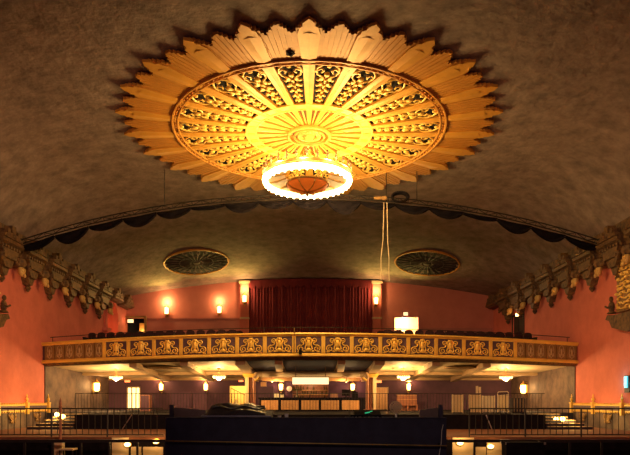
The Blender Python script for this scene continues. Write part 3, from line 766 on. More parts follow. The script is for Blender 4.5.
sconce((XO(167,54.9),DB,ZO(311,54.9)),0,'lit wall sconce on the balcony back wall, left one on the rose plaster',150,.8,group='balcony sconces',sc=1.15)
sconce((XO(219.5,54.9),DB,ZO(310,54.9)),0,'lit wall sconce on the balcony back wall, nearer the left pilaster',110,.8,group='balcony sconces',sc=1.15)
sconce((XO(244.5,54.3),54.45,ZO(299,54.3)),0,'lit lantern sconce on the pilaster left of the curtain',130,.9,group='balcony sconces',sc=1.15)
sconce((XO(376,54.3),54.45,ZO(301,54.3)),0,'lit lantern sconce on the pilaster right of the curtain',130,.9,group='balcony sconces',sc=1.15)
for x in (XO(167,54),XO(219.5,54),XO(244.5,54),XO(376,54),XO(405,54)):  # spots without fixtures, added to brighten the ceiling above the balcony
    spot('added_ceiling_fill',(x,53.6,E+8.4 if abs(x)>7 else E+8.9),(x*1.03,48.5,E+12.6),420 if x<6 else 300,(1,.72,.14),125,.9,.15)
UC=(1,.52,.18)
sconce((XO(161.5,49.9),50,ZO(387,49.9)),0,'lit sconce on the plum foyer wall, left of the slatted screens',80,.35,'foyer sconces',UC)
sconce((XO(206,49.9),50,ZO(387,49.9)),0,'lit sconce on the plum foyer wall, above the slatted screens',80,.35,'foyer sconces',UC)
sconce((XO(408.5,49.9),50,ZO(387,49.9)),0,'lit sconce on the plum foyer wall right of the exit sign',80,.35,'foyer sconces',UC)
sconce((XO(281,49.9),50,ZO(387,49.9)),0,'lit lantern on the plum wall left of the bar shelves',70,.1,'bar lanterns',(1,.5,.3),.5)
sconce((XO(352.5,49.9),50,ZO(387,49.9)),0,'lit lantern on the plum wall right of the bar shelves',70,.1,'bar lanterns',(1,.5,.3),.5)
sconce((-W+.06,46.3,ZO(387,46.3)),pi/2,'bright sconce on the left side wall under the balcony',170,.1,None,UC,.6,1.25)
sconce((W-.06,46.3,ZO(389,46.3)),-pi/2,'bright sconce on the right side wall under the balcony',170,.1,None,UC,.6,1.25)

# small foyer chandeliers
def make_small():
    r=thing('foyer_chandelier','','chandelier',(0,0,0))
    bm=BM(); lathe(bm,[(.40,.02),(.42,.08),(.38,.12)],seg=20); lathe(bm,[(.10,.52),(.13,.57),(.02,.6)],seg=10); tube(bm,[(0,0,.1),(0,0,.55)],.02,5); obj('frame',bm,'brass',r)
    bm=BM()
    for k in range(20):
        a=2*pi*k/20; lathe(bm,[(.015,-.08),(.045,-.02),(.04,.06)],(.40*cos(a),.40*sin(a),0),5)
    obj('crystal_ring',bm,'crystal',r)
    bm=BM(); lathe(bm,[(.02,-.24),(.12,-.2),(.22,-.12),(.30,-.02),(.3,.02)],seg=16); obj('crystal_basket',bm,'crystal',r,smooth=60)
    return r
sm0=make_small()
for k,(px,py,lab,pw) in enumerate(((116,376,'small crystal chandelier under the balcony nearest the left wall',560),(219,374,'small crystal chandelier under the balcony just left of the left column',620),
                       (403.5,377,'small crystal chandelier under the balcony just right of the right column',620),(506,380,'small crystal chandelier under the balcony nearest the right wall',560))):
    y=41.0; x=XO(px,y); z=sof_z(x,y)-.6
    if k==0: sm0.location=(x,y,z); sm0['label']=lab; sm0['group']='small chandeliers under the balcony'
    else: dup(sm0,(x,y,z),0,lab,'small chandeliers under the balcony')
    point('foyer_chandelier_light',(x,y-.0,z+.3),pw*.25,WARM,.12)
    point('foyer_chandelier_light',(x,y,z-.42),pw*1.0,WARM,.12)

# exit signs
def exit_sign(loc,label,m,rz=0,w=.62):
    r=thing('exit_sign',label,'sign',loc,rz)
    bm=BM(); bbox(bm,-w/2,w/2,-.1,0,-.18,.18); obj('housing',bm,'iron',r)
    bm=BM(); bbox(bm,-w/2+.04,w/2-.04,-.115,-.1,-.14,.14); obj('lit_face',bm,m,r)
    me=text_mesh('EXIT',.24,.006); me.transform(Matrix(((1,0,0,0),(0,0,1,-.122),(0,1,0,0),(0,0,0,1)))); obj('letters',me,'redwood' if m!='exitred' else 'white',r)
exit_sign((XO(405.5,54.8),DB-.16,ZO(314,54.8)),'small pale lit exit sign above the bright doorway at the back of the balcony','exitwhite',0,.5)
exit_sign((XO(130.5,54.6),DB-.3,ZO(321,54.6)),'small lit exit sign over the dark doorway in the left rear corner of the balcony','exitwhite',0,.6)
point('exit_sign_light',(XO(130.5,54.6),DB-.9,ZO(321,54.6)),9,(1,.5,.2),.05)
exit_sign((XO(127.5,49.9),50,ZO(380.5,49.9)),'small red exit sign over the lit window door under the balcony','exitred',0,.5)
exit_sign((XO(241,49.9),50,ZO(380,49.9)),'small red exit sign above the lit passage left of the left column','exitred',0,.45)
exit_sign((XO(379,49.9),50,ZO(381,49.9)),'small red exit sign beside the right column under the balcony','exitred',0,.5)
# little lamp over the right balcony door
r=thing('door_lamp','tiny glowing orange lamp above the dark door high on the right wall','lamp',(W,48.0,ZO(313,47)))
bm=BM(); bbox(bm,-.2,0,-.06,.06,-.05,.05); obj('arm',bm,'iron',r); bm=BM(); ball(bm,(-.26,0,0),.13,10,8); obj('bulb',bm,'sconce',r)
point('door_lamp_light',(W-.6,47.9,ZO(313,47)),10,(1,.4,.15),.06)

# ------------------------------------------------------------------ foyer: columns, doors, bar
for i,(a,b,nm) in enumerate(((246,255.5,'left'),(366,375.5,'right'))):
    y=42; xm=XO((a+b)/2,y); r=thing('column','cream and red brown column holding the balcony at the %s end of the bar'%nm,'column',(xm,y,UZ))
    h=sof_z(xm,y)-UZ-.33
    s=-1 if i==0 else 1
    bm=BM(); bbox(bm,s*.12,s*.36,-.3,.3,.15,h-.25); obj('pilaster',bm,'cream',r)
    for q in (-.24,.0):
        bm=BM(); lathe(bm,[(.15,.15),(.13,.3),(.12,h-.4),(.15,h-.25)],(s*q if True else 0,-.12,0),12); obj('shaft',bm,'redwood',r,smooth=50)
    bm=BM(); bbox(bm,-.46,.46,-.36,.36,0,.15); obj('base',bm,'redwood',r)
    bm=BM(); prism(bm,[(-.40,h-.25),(.40,h-.25),(.55,h),(-.55,h)],lambda a_,b_,t:(a_,t,b_),-.45,.45); tube(bm,[(-s*.3,-.35,h-.45),(-s*.55,-.4,h-.35),(-s*.75,-.4,h-.12),(-s*.6,-.4,h-.05)],.09,6); obj('capital',bm,'gold',r)

# lit window door at left
dd=BM(); x0,x1=XO(126.5,50),XO(140.5,50); z1=ZO(386.5,50)
bbox(dd,x0,x0+.1,50.02,50.2,UZ,z1); bbox(dd,x1-.1,x1,50.02,50.2,UZ,z1); bbox(dd,x0,x1,50.02,50.2,z1-.1,z1); bbox(dd,x0+.36,x0+.44,50.05,50.15,UZ,z1); bbox(dd,x0+.74,x0+.8,50.05,50.15,UZ,z1); bbox(dd,x0,x1,50.03,50.18,UZ,UZ+.15)
dd=struct('door_4',dd,'creamd')
for (a,b) in ((x0+.1,x0+.36),(x0+.44,x0+.74),(x0+.8,x1-.1)):
    bm=BM(); bbox(bm,a,b,50.09,50.11,UZ+.15,z1-.1); obj('pane',bm,'winlit',dd)
# lit passage left of the column
x0,x1,z1=XO(229.5,50),XO(246,50),ZO(386,50)
bm=BM(); bbox(bm,x0-.4,x1+.4,52,52.1,UZ,z1+.3); bbox(bm,x0-.5,x0-.4,50.3,52.1,UZ,z1+.3); bbox(bm,x1+.4,x1+.5,50.3,52.1,UZ,z1+.3); bbox(bm,x0-.5,x1+.5,50.3,52.1,z1+.2,z1+.3); bbox(bm,x0-.5,x1+.5,50.3,52.1,UZ-.1,UZ)
struct('wall_passage',bm,'cream'); point('passage_light',((x0+x1)/2,50.9,z1-.15),130,(1,.62,.14),.1)
r=thing('handrail','thin black sloping handrail in the lit passage left of the column','handrail',(0,50.8,0))
bm=BM(); tube(bm,[P(231,388,50.8)-Vector((0,50.8,0)),P(245,395,50.8)-Vector((0,50.8,0))],.03,5); obj('rail',bm,'iron',r)
for k in range(5):
    px=231+3.3*k; py=388+7*3.3*k/14; p=P(px,py,50.8)-Vector((0,50.8,0)); bm=BM(); tube(bm,[p,(p.x,0,UZ)],.018,4); obj('baluster',bm,'iron',r)
# white jug
r=thing('water_jug','white water jug standing in the lit passage doorway','jug',(XO(236,50.9),50.9,UZ))
bm=BM(); lathe(bm,[(.16,0),(.2,.1),(.2,.5),(.1,.68),(.09,.8),(.13,.86)],seg=14); obj('body',bm,'white',r,smooth=60)
bm=BM(); tube(bm,[(.12,0,.78),(.3,0,.74),(.32,0,.5),(.2,0,.38)],.03,6); obj('handle',bm,'white',r)

# bar counter
BY=44.0; bz0=UZ
xa,xb=XO(259.5,BY),XO(364,BY); zc=ZO(397.5,BY)
bar=thing('bar_counter','long dark bar counter with five honey wood front panels','bar',((xa+xb)/2,BY,bz0)); bw=(xb-xa)/2; hc=zc-bz0
bm=BM(); bbox(bm,-bw,bw,-.0,.7,0,hc-.12); lathe(bm,[(.55,0),(.55,hc-.12)],(bw,.55,0),16); obj('carcass',bm,'ink',bar)
bm=BM(); bbox(bm,-bw-.1,bw,-.12,.8,hc-.12,hc); lathe(bm,[(.66,hc-.12),(.66,hc)],(bw,.55,0),16); obj('worktop',bm,'ink',bar)
for k,(a,b) in enumerate(((261,278.3),(281,298.8),(301.2,318.8),(321,339.2),(341.8,359.3))):
    bm=BM(); x0,x1=XO(a,BY)-(xa+xb)/2,XO(b,BY)-(xa+xb)/2; nb=6
    for j in range(nb):
        u0=x0+(x1-x0)*j/nb; u1=x0+(x1-x0)*(j+1)/nb; bbox(bm,u0+.012,u1-.012,-.06,-.0,.1,hc-.2)
    obj('front_panel',bm,'wood',bar)
# canopy, shelves, duct
r=thing('bar_canopy','white lit canopy hanging over the back bar','canopy',(XO(310.5,40.1),40.1,0))
w=XO(328.5,40)-XO(292.5,40); bm=BM(); bbox(bm,-w/2,w/2,-.4,.4,ZO(384,39.7),ZO(377.5,39.7)); obj('box',bm,'barlit',r)
bm=BM(); bbox(bm,-w/2-.03,w/2+.03,-.43,.43,ZO(377.5,39.7),ZO(376.6,39.7)); [bbox(bm,q-.03,q+.03,-.05,.0,ZO(376.6,39.7),E+2.2) for q in (-w/2+.2,w/2-.2)]; obj('rim',bm,'creamd',r)
r=thing('ceiling_duct','cream horizontal duct spanning between the two columns above the bar','duct',(0,40.9,ZO(374.2,40.9)))
bm=BM(); tube(bm,[(XO(261.5,40.9),0,0),(XO(361,40.9),0,0)],.20,16); obj('pipe',bm,'cream',r,smooth=40)
bm=BM(); bbox(bm,XO(262,40.9),XO(360,40.9),.0,.25,-.46,-.22); obj('ledge',bm,'wood',r)
for s,px in ((-1,261.5),(1,361)):
    bm=BM(); x=XO(px,40.9); tube(bm,[(x,0,0),(x+s*.3,-.1,-.02),(x+s*.45,-.2,-.3)],[.24,.2,.12],10); obj('elbow',bm,'creamd',r)
for px,nm in ((273,'left'),(346,'right')):  # invented small lamps, added to brighten the bar front and the duct
    q=thing('added_bar_lamp','small lamp added by the cream duct to brighten the bar, the %s of two'%nm,'lamp',(XO(px,41.0),40.3,ZO(374.2,40.9)-.42),0,'added lamps above the bar')
    bm=BM(); lathe(bm,[(.05,0),(.09,-.03),(.1,-.1),(.07,-.1),(.06,-.03)],seg=12); tube(bm,[(0,0,.0),(0,.25,.12),(0,.5,.2)],.02,5); obj('housing',bm,'brass',q)
    bm=BM(); ball(bm,(0,0,-.07),.05,8,6); obj('bulb',bm,'sconce',q)
    spot('added_bar_beam',(XO(px,41.0),40.3,ZO(374.2,40.9)-.57),(XO((px+310)/2,44),44,UZ+.3),360,(1,.6,.22),110,.8,.08)
    point('added_bar_glow',(XO(px,41.0),40.2,ZO(374.2,40.9)-.60),70,(1,.62,.24),.08)
r=thing('back_bar_shelves','dark back bar shelf unit loaded with bottles beneath the white canopy','shelves',(XO(310.5,49.2),49.2,UZ))
w=XO(328,49.2)-XO(293,49.2); hh=ZO(384.8,49.2)-UZ
bm=BM(); bbox(bm,-w/2,w/2,.55,.62,0,hh); bbox(bm,-w/2-.04,-w/2,0,.62,0,hh); bbox(bm,w/2,w/2+.04,0,.62,0,hh); obj('back_panel',bm,'redwood',r)
SHZ=[.85,1.25,1.62]
for z in SHZ:
    bm=BM(); bbox(bm,-w/2,w/2,.05,.55,z-.04,z); obj('shelf',bm,'wood',r)
bx0=XO(310.5,49.2)
bm=BM(); lathe(bm,[(.045,0),(.05,.02),(.05,.2),(.02,.26),(.02,.33),(.025,.34)],seg=8); bot=finish(bm,60)
bm=BM(); lathe(bm,[(.06,0),(.06,.15),(.025,.22),(.025,.28)],seg=8); bot2=finish(bm,60)
cnt=0
for zi,z in enumerate(SHZ):
    if z+UZ+.0<E-.3: pass
    for k in range(16):
        x=bx0-w/2+.12+(w-.24)*k/15+random.uniform(-.03,.03)
        if zi==2 and hh-z<.36: continue
        kind=random.random()<.5
        o=obj('bottle',bot if kind else bot2,random.choice(['glass','glass','glass','glass','glass2','redwood']),None,(x,49.2+.25,UZ+z))
        tag(o,'small bottle on the %s shelf of the back bar under the white canopy'%('lower','middle','upper')[zi],'bottle','bottles on the %s back bar shelf'%('lower','middle','upper')[zi])
point('back_bar_light',(bx0,48.6,ZO(385.3,48.6)),34,(1,.7,.34),.15)
# bar clutter
def clutter(name,px,y,z,label,cat,build,m):
    bm=BM(); build(bm); o=obj(name,bm,m,None,(XO(px,y),y,z)); tag(o,label,cat); return o
clutter('wall_clock',289.3,49.9,ZO(388.7,49.9),'round pale wall clock right of the left bar lantern','clock',lambda bm:(prism(bm,[(.22*cos(2*pi*k/20),.22*sin(2*pi*k/20)) for k in range(20)],lambda a,b,t:(a,t,b),0,.08)),'paper')
clutter('menu_card',276,BY+.3,zc,'cream folded menu card at the left end of the bar counter','card',lambda bm:(box(bm,(-.06,0,.16),(.2,.02,.32),.3),box(bm,(.12,.02,.16),(.2,.02,.32),-.35)),'paper')
clutter('napkin_holder',282,BY+.3,zc,'small pale napkin holder on the bar under the left lantern','holder',lambda bm:(bbox(bm,-.12,.12,-.1,.1,0,.04),bbox(bm,-.12,-.1,-.08,.08,.04,.24),bbox(bm,.1,.12,-.08,.08,.04,.24),bbox(bm,-.1,.1,-.06,.06,.04,.2)),'paper')
clutter('tap_tower',297,BY+.3,zc,'dark beer tap tower on the bar left of the shelves','tap',lambda bm:(lathe(bm,[(.14,0),(.06,.06),(.05,.5),(.08,.55)],seg=10),tube(bm,[(-.35,0,.55),(.35,0,.55)],.06,8),tube(bm,[(-.28,-.05,.55),(-.28,-.12,.85)],[.02,.05],6),tube(bm,[(0,-.05,.55),(0,-.12,.9)],[.02,.05],6),tube(bm,[(.28,-.05,.55),(.28,-.12,.85)],[.02,.05],6)),'glass')
clutter('cash_register',334,BY+.3,zc,'small red and cream cash register on the bar right of the shelves','register',lambda bm:(bbox(bm,-.28,.28,-.2,.2,0,.14),prism(bm,[(-.2,.14),(.2,.14),(.12,.3),(-.2,.3)],lambda a,b,t:(t,a,b),-.26,.26)),'redwood')
clutter('till_screen',346,BY+.3,zc,'black till screen standing on the bar left of the right lantern','screen',lambda bm:(bbox(bm,-.3,.3,-.03,.03,.12,.58),bbox(bm,-.05,.05,-.03,.05,0,.14),bbox(bm,-.18,.18,-.1,.12,0,.03)),'black')
clutter('amplifier_case',355,BY+.3,zc,'squat black case on the bar below the right lantern','case',lambda bm:(bbox(bm,-.2,.2,-.2,.2,0,.42),bbox(bm,-.08,.08,-.02,.02,.42,.47)),'black')
# dark cabinet + brown box left of the bar
r=thing('storage_cabinet','dark cabinet with an orange box on top beside the left column','cabinet',(XO(266,47),47,UZ))
bm=BM(); bbox(bm,-.6,.6,-.3,.3,0,ZO(386.5,47)-UZ); obj('body',bm,'purple',r)
for s in (-1,1):
    bm=BM(); bbox(bm,s*.31-.26,s*.31+.26,-.33,-.3,.1,1.6); o=obj('door',bm,'purple',r); bm=BM(); bbox(bm,s*.09-.02,s*.09+.02,-.37,-.33,.8,1.0); obj('handle',bm,'brass',o)
clutter('cardboard_box',258,46.6,ZO(386.5,47),'orange cardboard box on top of the dark cabinet by the left column','box',lambda bm:(bbox(bm,-.2,.22,-.2,.2,0,.34),bbox(bm,-.21,.23,-.03,.03,.335,.345)),'wood').location=(XO(263.5,47),46.95,ZO(386.5,47))
# slatted screens on the left
def screen(name,px0,px1,py,y,label,m,n,cat='screen',zb=UZ,frame='creamd'):
    x0,x1=XO(px0,y),XO(px1,y); r=thing(name,label,cat,((x0+x1)/2,y,zb)); h=ZO(py,y)-zb; w=(x1-x0)/2
    for s in (-1,1):
        bm=BM(); bbox(bm,s*w-.03,s*w+.03,-.04,.04,0,h); obj('post',bm,frame,r)
    bm=BM(); bbox(bm,-w,w,-.03,.03,h-.08,h-.02); bbox(bm,-w,w,-.03,.03,.06,.12); obj('cross_rail',bm,frame,r)
    bm=BM()
    for k in range(n):
        u0=-w+.05+(2*w-.1)*k/n; u1=-w+.05+(2*w-.1)*(k+1)/n; bbox(bm,u0+.008,u1-.008,-.02-.012*(k%2),.012,.12,h-.08)
    obj('slats',bm,m,r); return r
screen('slatted_screen',171.5,190.5,391.5,45.5,'brown slatted wooden screen under the balcony, the left of a pair','purple',7,frame='purple')
screen('slatted_screen',192.5,206,391.5,45.5,'brown slatted wooden screen under the balcony, the right of a pair','purple',5,frame='purple')
screen('panel_door',371,388,387,47,'honey wood panelled screen right of the right column','wood',6)
screen('pleated_screen',452.5,463,394.5,37,'pinkish cream pleated screen standing on the right terrace, first from the left','cream',5,frame='cream')
screen('pleated_screen',469.5,480.5,394.5,37,'pinkish cream pleated screen standing on the right terrace, second from the left','cream',5,frame='cream')
screen('pleated_screen',482.5,494.5,395.5,37.4,'bright cream pleated screen standing on the right terrace, third from the left','paper',6,frame='paper')
# chair-like frame with hanging cloth
r=thing('garment_rack','chrome rack with a half height cream cloth, right of the pleated screens','rack',(XO(503,37),37,UZ))
w=.33; h=ZO(391.5,37)-UZ
bm=BM(); tube(bm,[(-w,0,0),(-w,0,h-.1),(-w+.06,0,h-.02),(w-.06,0,h),(w,0,h-.08),(w,0,0)],.03,6); tube(bm,[(-w,0,h-.25),(w,0,h-.2)],.02,5); obj('tube_frame',bm,'paper',r)
for s in (-1,1):
    bm=BM(); bbox(bm,s*w-.03,s*w+.03,-.25,.25,0,.05); obj('foot',bm,'iron',r)
bm=BM()
q=[[bm.verts.new((-w+.03+(2*w-.06)*i/12,-.03+.02*sin(i*1.6),z)) for z in (.15,h-.25)] for i in range(13)]
for A,B in zip(q,q[1:]): bm.faces.new((A[0],B[0],B[1],A[1]))
obj('cloth',bm,'cream',r,smooth=60)
# post with stacked cream menus
r=thing('menu_stand','slim stand holding cream cards, behind the pleated screens','stand',(XO(478.5,40),40,UZ)); h=ZO(386,40)-UZ
bm=BM(); tube(bm,[(0,0,0),(0,0,h-.3)],.03,6); lathe(bm,[(.2,0),(.2,.04),(.03,.06)],seg=12); obj('pole',bm,'iron',r)
for k in range(2):
    bm=BM(); bbox(bm,-.17+.18*k,-.02+.18*k,-.02,.02,h-.5,h-.06*k); obj('card',bm,'paper',r)
# red brown bench / low wall right of the bar
r=thing('service_bench','red brown panelled bench with backrest under the balcony, right of the bar','bench',(XO(407,46),46,UZ)); w=XO(417,46)-XO(407,46); h=ZO(395.5,46)-UZ
bm=BM(); bbox(bm,-w,w,.15,.22,0,h); obj('backrest',bm,'redwood',r)
bm=BM(); bbox(bm,-w,w,-.35,.15,.38,.46); obj('seat',bm,'redwood',r)
for s in (-1,0,1):
    bm=BM(); bbox(bm,s*(w-.05)-.05,s*(w-.05)+.05,-.33,.15,0,.38); obj('leg',bm,'redwood',r)
bm=BM(); bbox(bm,-w,w,.12,.24,h,h+.06); bbox(bm,-w,w,.11,.15,h*.72,h*.76); obj('top_rail',bm,'wood',r)
# red box at the left of the bench
# dark podium right of rack
r=thing('equipment_cabinet','tall dark cabinet with pale vertical bars at the right end of the foyer','cabinet',(XO(517,38.5),38.5,UZ)); w=XO(523,38.5)-XO(517,38.5); h=ZO(398,38.5)-UZ
bm=BM(); bbox(bm,-w,w,-.3,.3,0,h); obj('body',bm,'navy',r)
for k in range(4):
    bm=BM(); x=-w+.1+(2*w-.2)*k/3; bbox(bm,x-.02,x+.02,-.34,-.3,.05,h-.03); obj('bar',bm,'creamd',r)
# framed panel leaning left
r=thing('speaker_cabinet','dark loudspeaker cabinet under the balcony near the left lit door','loudspeaker',(XO(146,44),44,UZ)); h=ZO(395,44)-UZ
bm=BM(); bbox(bm,-.34,.34,-.3,.3,0,h); obj('box',bm,'redwood',r); bm=BM(); bbox(bm,-.29,.29,-.33,-.3,.05,h-.05); obj('grille',bm,'purple',r)

# ------------------------------------------------------------------ fences
def make_fence(name,L,h,n,rb,rr,m='iron',low=.1):
    r=thing(name,'','railing',(0,0,0))
    bm=BM(); tube(bm,[(0,0,h),(L,0,h)],rr,6); obj('top_rail',bm,m,r)
    bm=BM(); tube(bm,[(0,0,low),(L,0,low)],rr*.8,5); obj('bottom_rail',bm,m,r)
    bm=BM(); tube(bm,[(0,0,0),(0,0,h)],rr*1.2,6); obj('post',bm,m,r)
    bm=BM(); tube(bm,[(0,0,low),(0,0,h)],rb,4); b=finish(bm)
    for k in range(1,n): obj('baluster',b,m,r,(L*k/n,0,0))
    return r
# front terrace fence
fz=ZO(408.5,TD+.1)-TZ; L=2.42
f0=make_fence('terrace_fence',L,fz,9,.017,.03); ff=True
for s,side in ((-1,'left'),(1,'right')):
    for k in range(4):
        x=(-6.35-L*(k+1)) if s<0 else (6.9+L*k)
        lab='black iron terrace fence section, %s from the mixing booth on the %s'%(ORD[k],side)
        if ff: f0.location=(x,TD+.12,TZ); f0['label']=lab; f0['group']='front terrace fence sections'; ff=False
        else: dup(f0,(x,TD+.12,TZ),0,lab,'front terrace fence sections')
# upper terrace fence
L2=2.15; u0=make_fence('upper_fence',L2,ZO(393.5,UD+.2)-UZ,13,.009,.017); ff=True
for k in range(12):
    x=-12.9+L2*k; lab='thin black upper terrace fence section, %s from the left'%ORD[k]
    if ff: u0.location=(x,UD+.12,UZ); u0['label']=lab; u0['group']='upper terrace fence sections'; ff=False
    else: dup(u0,(x,UD+.12,UZ),0,lab,'upper terrace fence sections')
# low rail in front of the terrace
for s,side in ((-1,'left'),(1,'right')):
    xa,xb=(XO(-6,24.8),XO(168,24.8)) if s<0 else (XO(440,24.8),XO(636,24.8))
    r=thing('floor_rail','heavy black rail on the dance floor in front of the %s terrace'%side,'railing',((xa+xb)/2,24.8,0)); w=(xb-xa)/2
    zr=ZO(439.5,24.8); bm=BM(); bbox(bm,-w,w,-.06,.06,zr-.12,zr); obj('top_rail',bm,'iron',r)
    for k in range(7):
        bm=BM(); x=-w+.1+(2*w-.2)*k/6; bbox(bm,x-.04,x+.04,-.04,.04,0,zr-.12); obj('post',bm,'iron',r)
# sloping stair rails
for (a,b,c,e,lab) in ((133,423,121,431,'left'),(486,425,494,434.5,'right')):
    r=thing('stair_rail','short sloping steel stair rail against the dark %s terrace front'%lab,'handrail',(0,UD-.5,0))
    p,q=P(a,b-10,UD-.5),P(c,e,UD-.5); bm=BM(); off=Vector((0,UD-.5,0)); s=-1 if c<a else 1
    tube(bm,[p-off,q-off,q-off+Vector((s*.75,0,0))],.03,5); obj('rail',bm,'chrome',r)
    bm=BM(); t=q-off; tube(bm,[(t.x,0,t.z),(t.x,0,TZ)],.025,5); obj('post',bm,'chrome',r)

# winder steps by the side walls
for s,side in ((-1,'left'),(1,'right')):
    r=thing('corner_steps','dark steps beside the %s wall climbing to the upper terrace'%side,'steps',(s*14.0,0,TZ))
    n=5
    for k in range(n):
        bm=BM(); x_out=-s*1.05; x_in=s*(1.35-.22*k)
        bbox(bm,x_out,x_in,33.0+.55*k,38.1,.16*k,.16*(k+1)-.03); o=obj('step',bm,'navy',r)
        bm=BM(); bbox(bm,x_out,x_in,32.97+.55*k,33.2+.55*k,.16*(k+1)-.03,.16*(k+1)); obj('nosing',bm,'creamd',o)
    for j,(px,py) in enumerate(((57,414.5),(63,416.5)) if s<0 else ((556,419.5),(562.5,419))):
        y=34.6-.5*j; p=P(px,py,y)
        q=thing('step_lamp','small glowing step lamp beside the %s corner steps, the %s of two'%(side,'outer' if (j==0)==(s<0) else 'inner'),'lamp',p,0,'step lamps')
        bm=BM(); lathe(bm,[(.06,-.2),(.07,-.16),(.03,-.12),(.03,-.1)],seg=10); tube(bm,[(0,0,-.2),(0,0,(TZ+.0)-p.z+.16*(2+0))],.02,5); obj('stem',bm,'brass',q)
        bm=BM(); ball(bm,(0,0,0),.13,12,8); obj('globe',bm,'sconce',q)
        point('step_lamp_light',p+Vector((s*.3,-.35,.12)),120 if (j==0)==(s<0) else 50,(1,.62,.16),.1)
# bulkhead lamps on the terrace front
for (px,py,lab) in ((156,441.5,'right'),(127.5,444.5,'left')):
    pass
for px,py,lab,pw in ((156,441.5,'glowing bulkhead lamp on the left terrace front, nearer the booth',20),(127.5,444.5,'dim glowing bulkhead lamp on the left terrace front, further from the booth',9),
                  (460,443,'glowing bulkhead lamp on the right terrace front, nearer the booth',20),(490.5,446.5,'dim glowing bulkhead lamp on the right terrace front, further from the booth',9)):
    y=TD-.1; q=thing('bulkhead_lamp',lab,'lamp',(XO(px,y),y+.02,ZO(py,y)),0,'bulkhead lamps on the terrace front')
    bm=BM(); prism(bm,[(.17*cos(2*pi*k/14),.13*sin(2*pi*k/14)) for k in range(14)],lambda a,b,t:(a,t,b),-.03,.02); obj('base',bm,'brass',q)
    bm=BM(); ball(bm,(0,-.05,0),(.14,.08,.09),12,8); obj('glass',bm,'sconce',q)
    point('bulkhead_light',(XO(px,y),y-.4,ZO(py,y)+.15),pw,(1,.55,.16),.06)
# newel post with pedestal on the left
r=thing('newel_post','slim red brown pointed newel post on a cream pedestal at the left terrace','post',(XO(60.5,25.7),25.7,0))
bm=BM(); bbox(bm,-.2,.12,-.15,.15,0,.82); bbox(bm,-.24,.16,-.2,.2,.82,.9); obj('pedestal',bm,'cream',r)
bm=BM(); tube(bm,[(0,0,.9),(0,0,2.25)],.055,8); obj('shaft',bm,'redwood',r); bm=BM(); lathe(bm,[(.06,2.25),(.085,2.32),(.05,2.4),(.065,2.46),(.005,2.72)],seg=8); obj('tip',bm,'redwood',r)
r=thing('side_table','small cream topped table beside the newel pedestal','table',(XO(68,25.4),25.4,0))
bm=BM(); bbox(bm,-.3,.3,-.25,.25,.52,.58); obj('table_top',bm,'cream',r)
for a in (-1,1):
    for b in (-1,1):
        bm=BM(); bbox(bm,a*.26-.025,a*.26+.025,b*.2-.025,b*.2+.025,0,.52); obj('leg',bm,'iron',r)
# roll-off case right
r=thing('flight_case','black flight case with steel corners standing before the right terrace','case',(XO(523,23.4),23.4,0)); w=XO(542,23.4)-XO(523,23.4)
bm=BM(); bbox(bm,-w,w,-.3,.3,.1,ZO(442,23.4)); obj('body',bm,'black',r)
for a in (-1,1):
    for b in (-1,1):
        bm=BM(); ball(bm,(a*(w-.1),b*.2,.05),.05,8,6); obj('caster',bm,'iron',r)
        bm=BM(); bbox(bm,a*w-.05,a*w+.02*a,b*.3-.05,b*.3+.02*b,ZO(442,23.4)-.08,ZO(442,23.4)+.01); obj('corner',bm,'chrome',r)

# ------------------------------------------------------------------ mixing booth
BD=15.0; bt=ZO(418.5,BD)
x0,x1=XO(165.5,BD),XO(446.5,BD)
bo=thing('mixing_booth','wide black mixing booth in the middle of the floor with a brass foot rail','booth',((x0+x1)/2,BD,0)); w=(x1-x0)/2
bm=BM(); bbox(bm,-w,w,0,.08,0,bt); obj('front_panel',bm,'booth',bo)
bm=BM(); bbox(bm,-w+.08,w-.08,.08,2.2,0,.9); obj('riser',bm,'booth',bo)
bm=BM(); bbox(bm,-w+.08,w-.08,.08,1.3,bt-.10,bt-.04); obj('desk_top',bm,'booth',bo)
for s in (-1,1):
    bm=BM(); bbox(bm,s*w,s*(w-.08),.08,2.2,0,bt); obj('side_panel',bm,'booth',bo)
    zl=ZO(406,BD)
    ww=.9 if s<0 else .58; bm=BM(); prism(bm,[(s*w,bt),(s*(w-ww),bt),(s*(w-ww),bt+.20),(s*(w-.02),zl-.03)],lambda a,b,t:(a,t,b),.5,.54); obj('wing_panel',bm,'netting',bo)
    bm=BM(); bbox(bm,s*w,s*(w-.1),.4,.5,bt,zl+.03); obj('wing_post',bm,'booth',bo)
bm=BM(); zr=ZO(443.5,BD-.1); tube(bm,[(-w+.02,-.1,zr+.06),(0,-.1,zr),(w-.02,-.1,zr-.06)],.02,6); obj('foot_rail',bm,'brass',bo)
for k in range(6):
    bm=BM(); x=-w+.2+(2*w-.4)*k/5; bbox(bm,x-.015,x+.015,-.1,0,zr-.015-.01,zr+.015); obj('rail_bracket',bm,'iron',bo)
bm=BM(); bbox(bm,-w,w,-.02,.1,bt,bt+.03); obj('front_lip',bm,'booth',bo)
dt=bt-.04
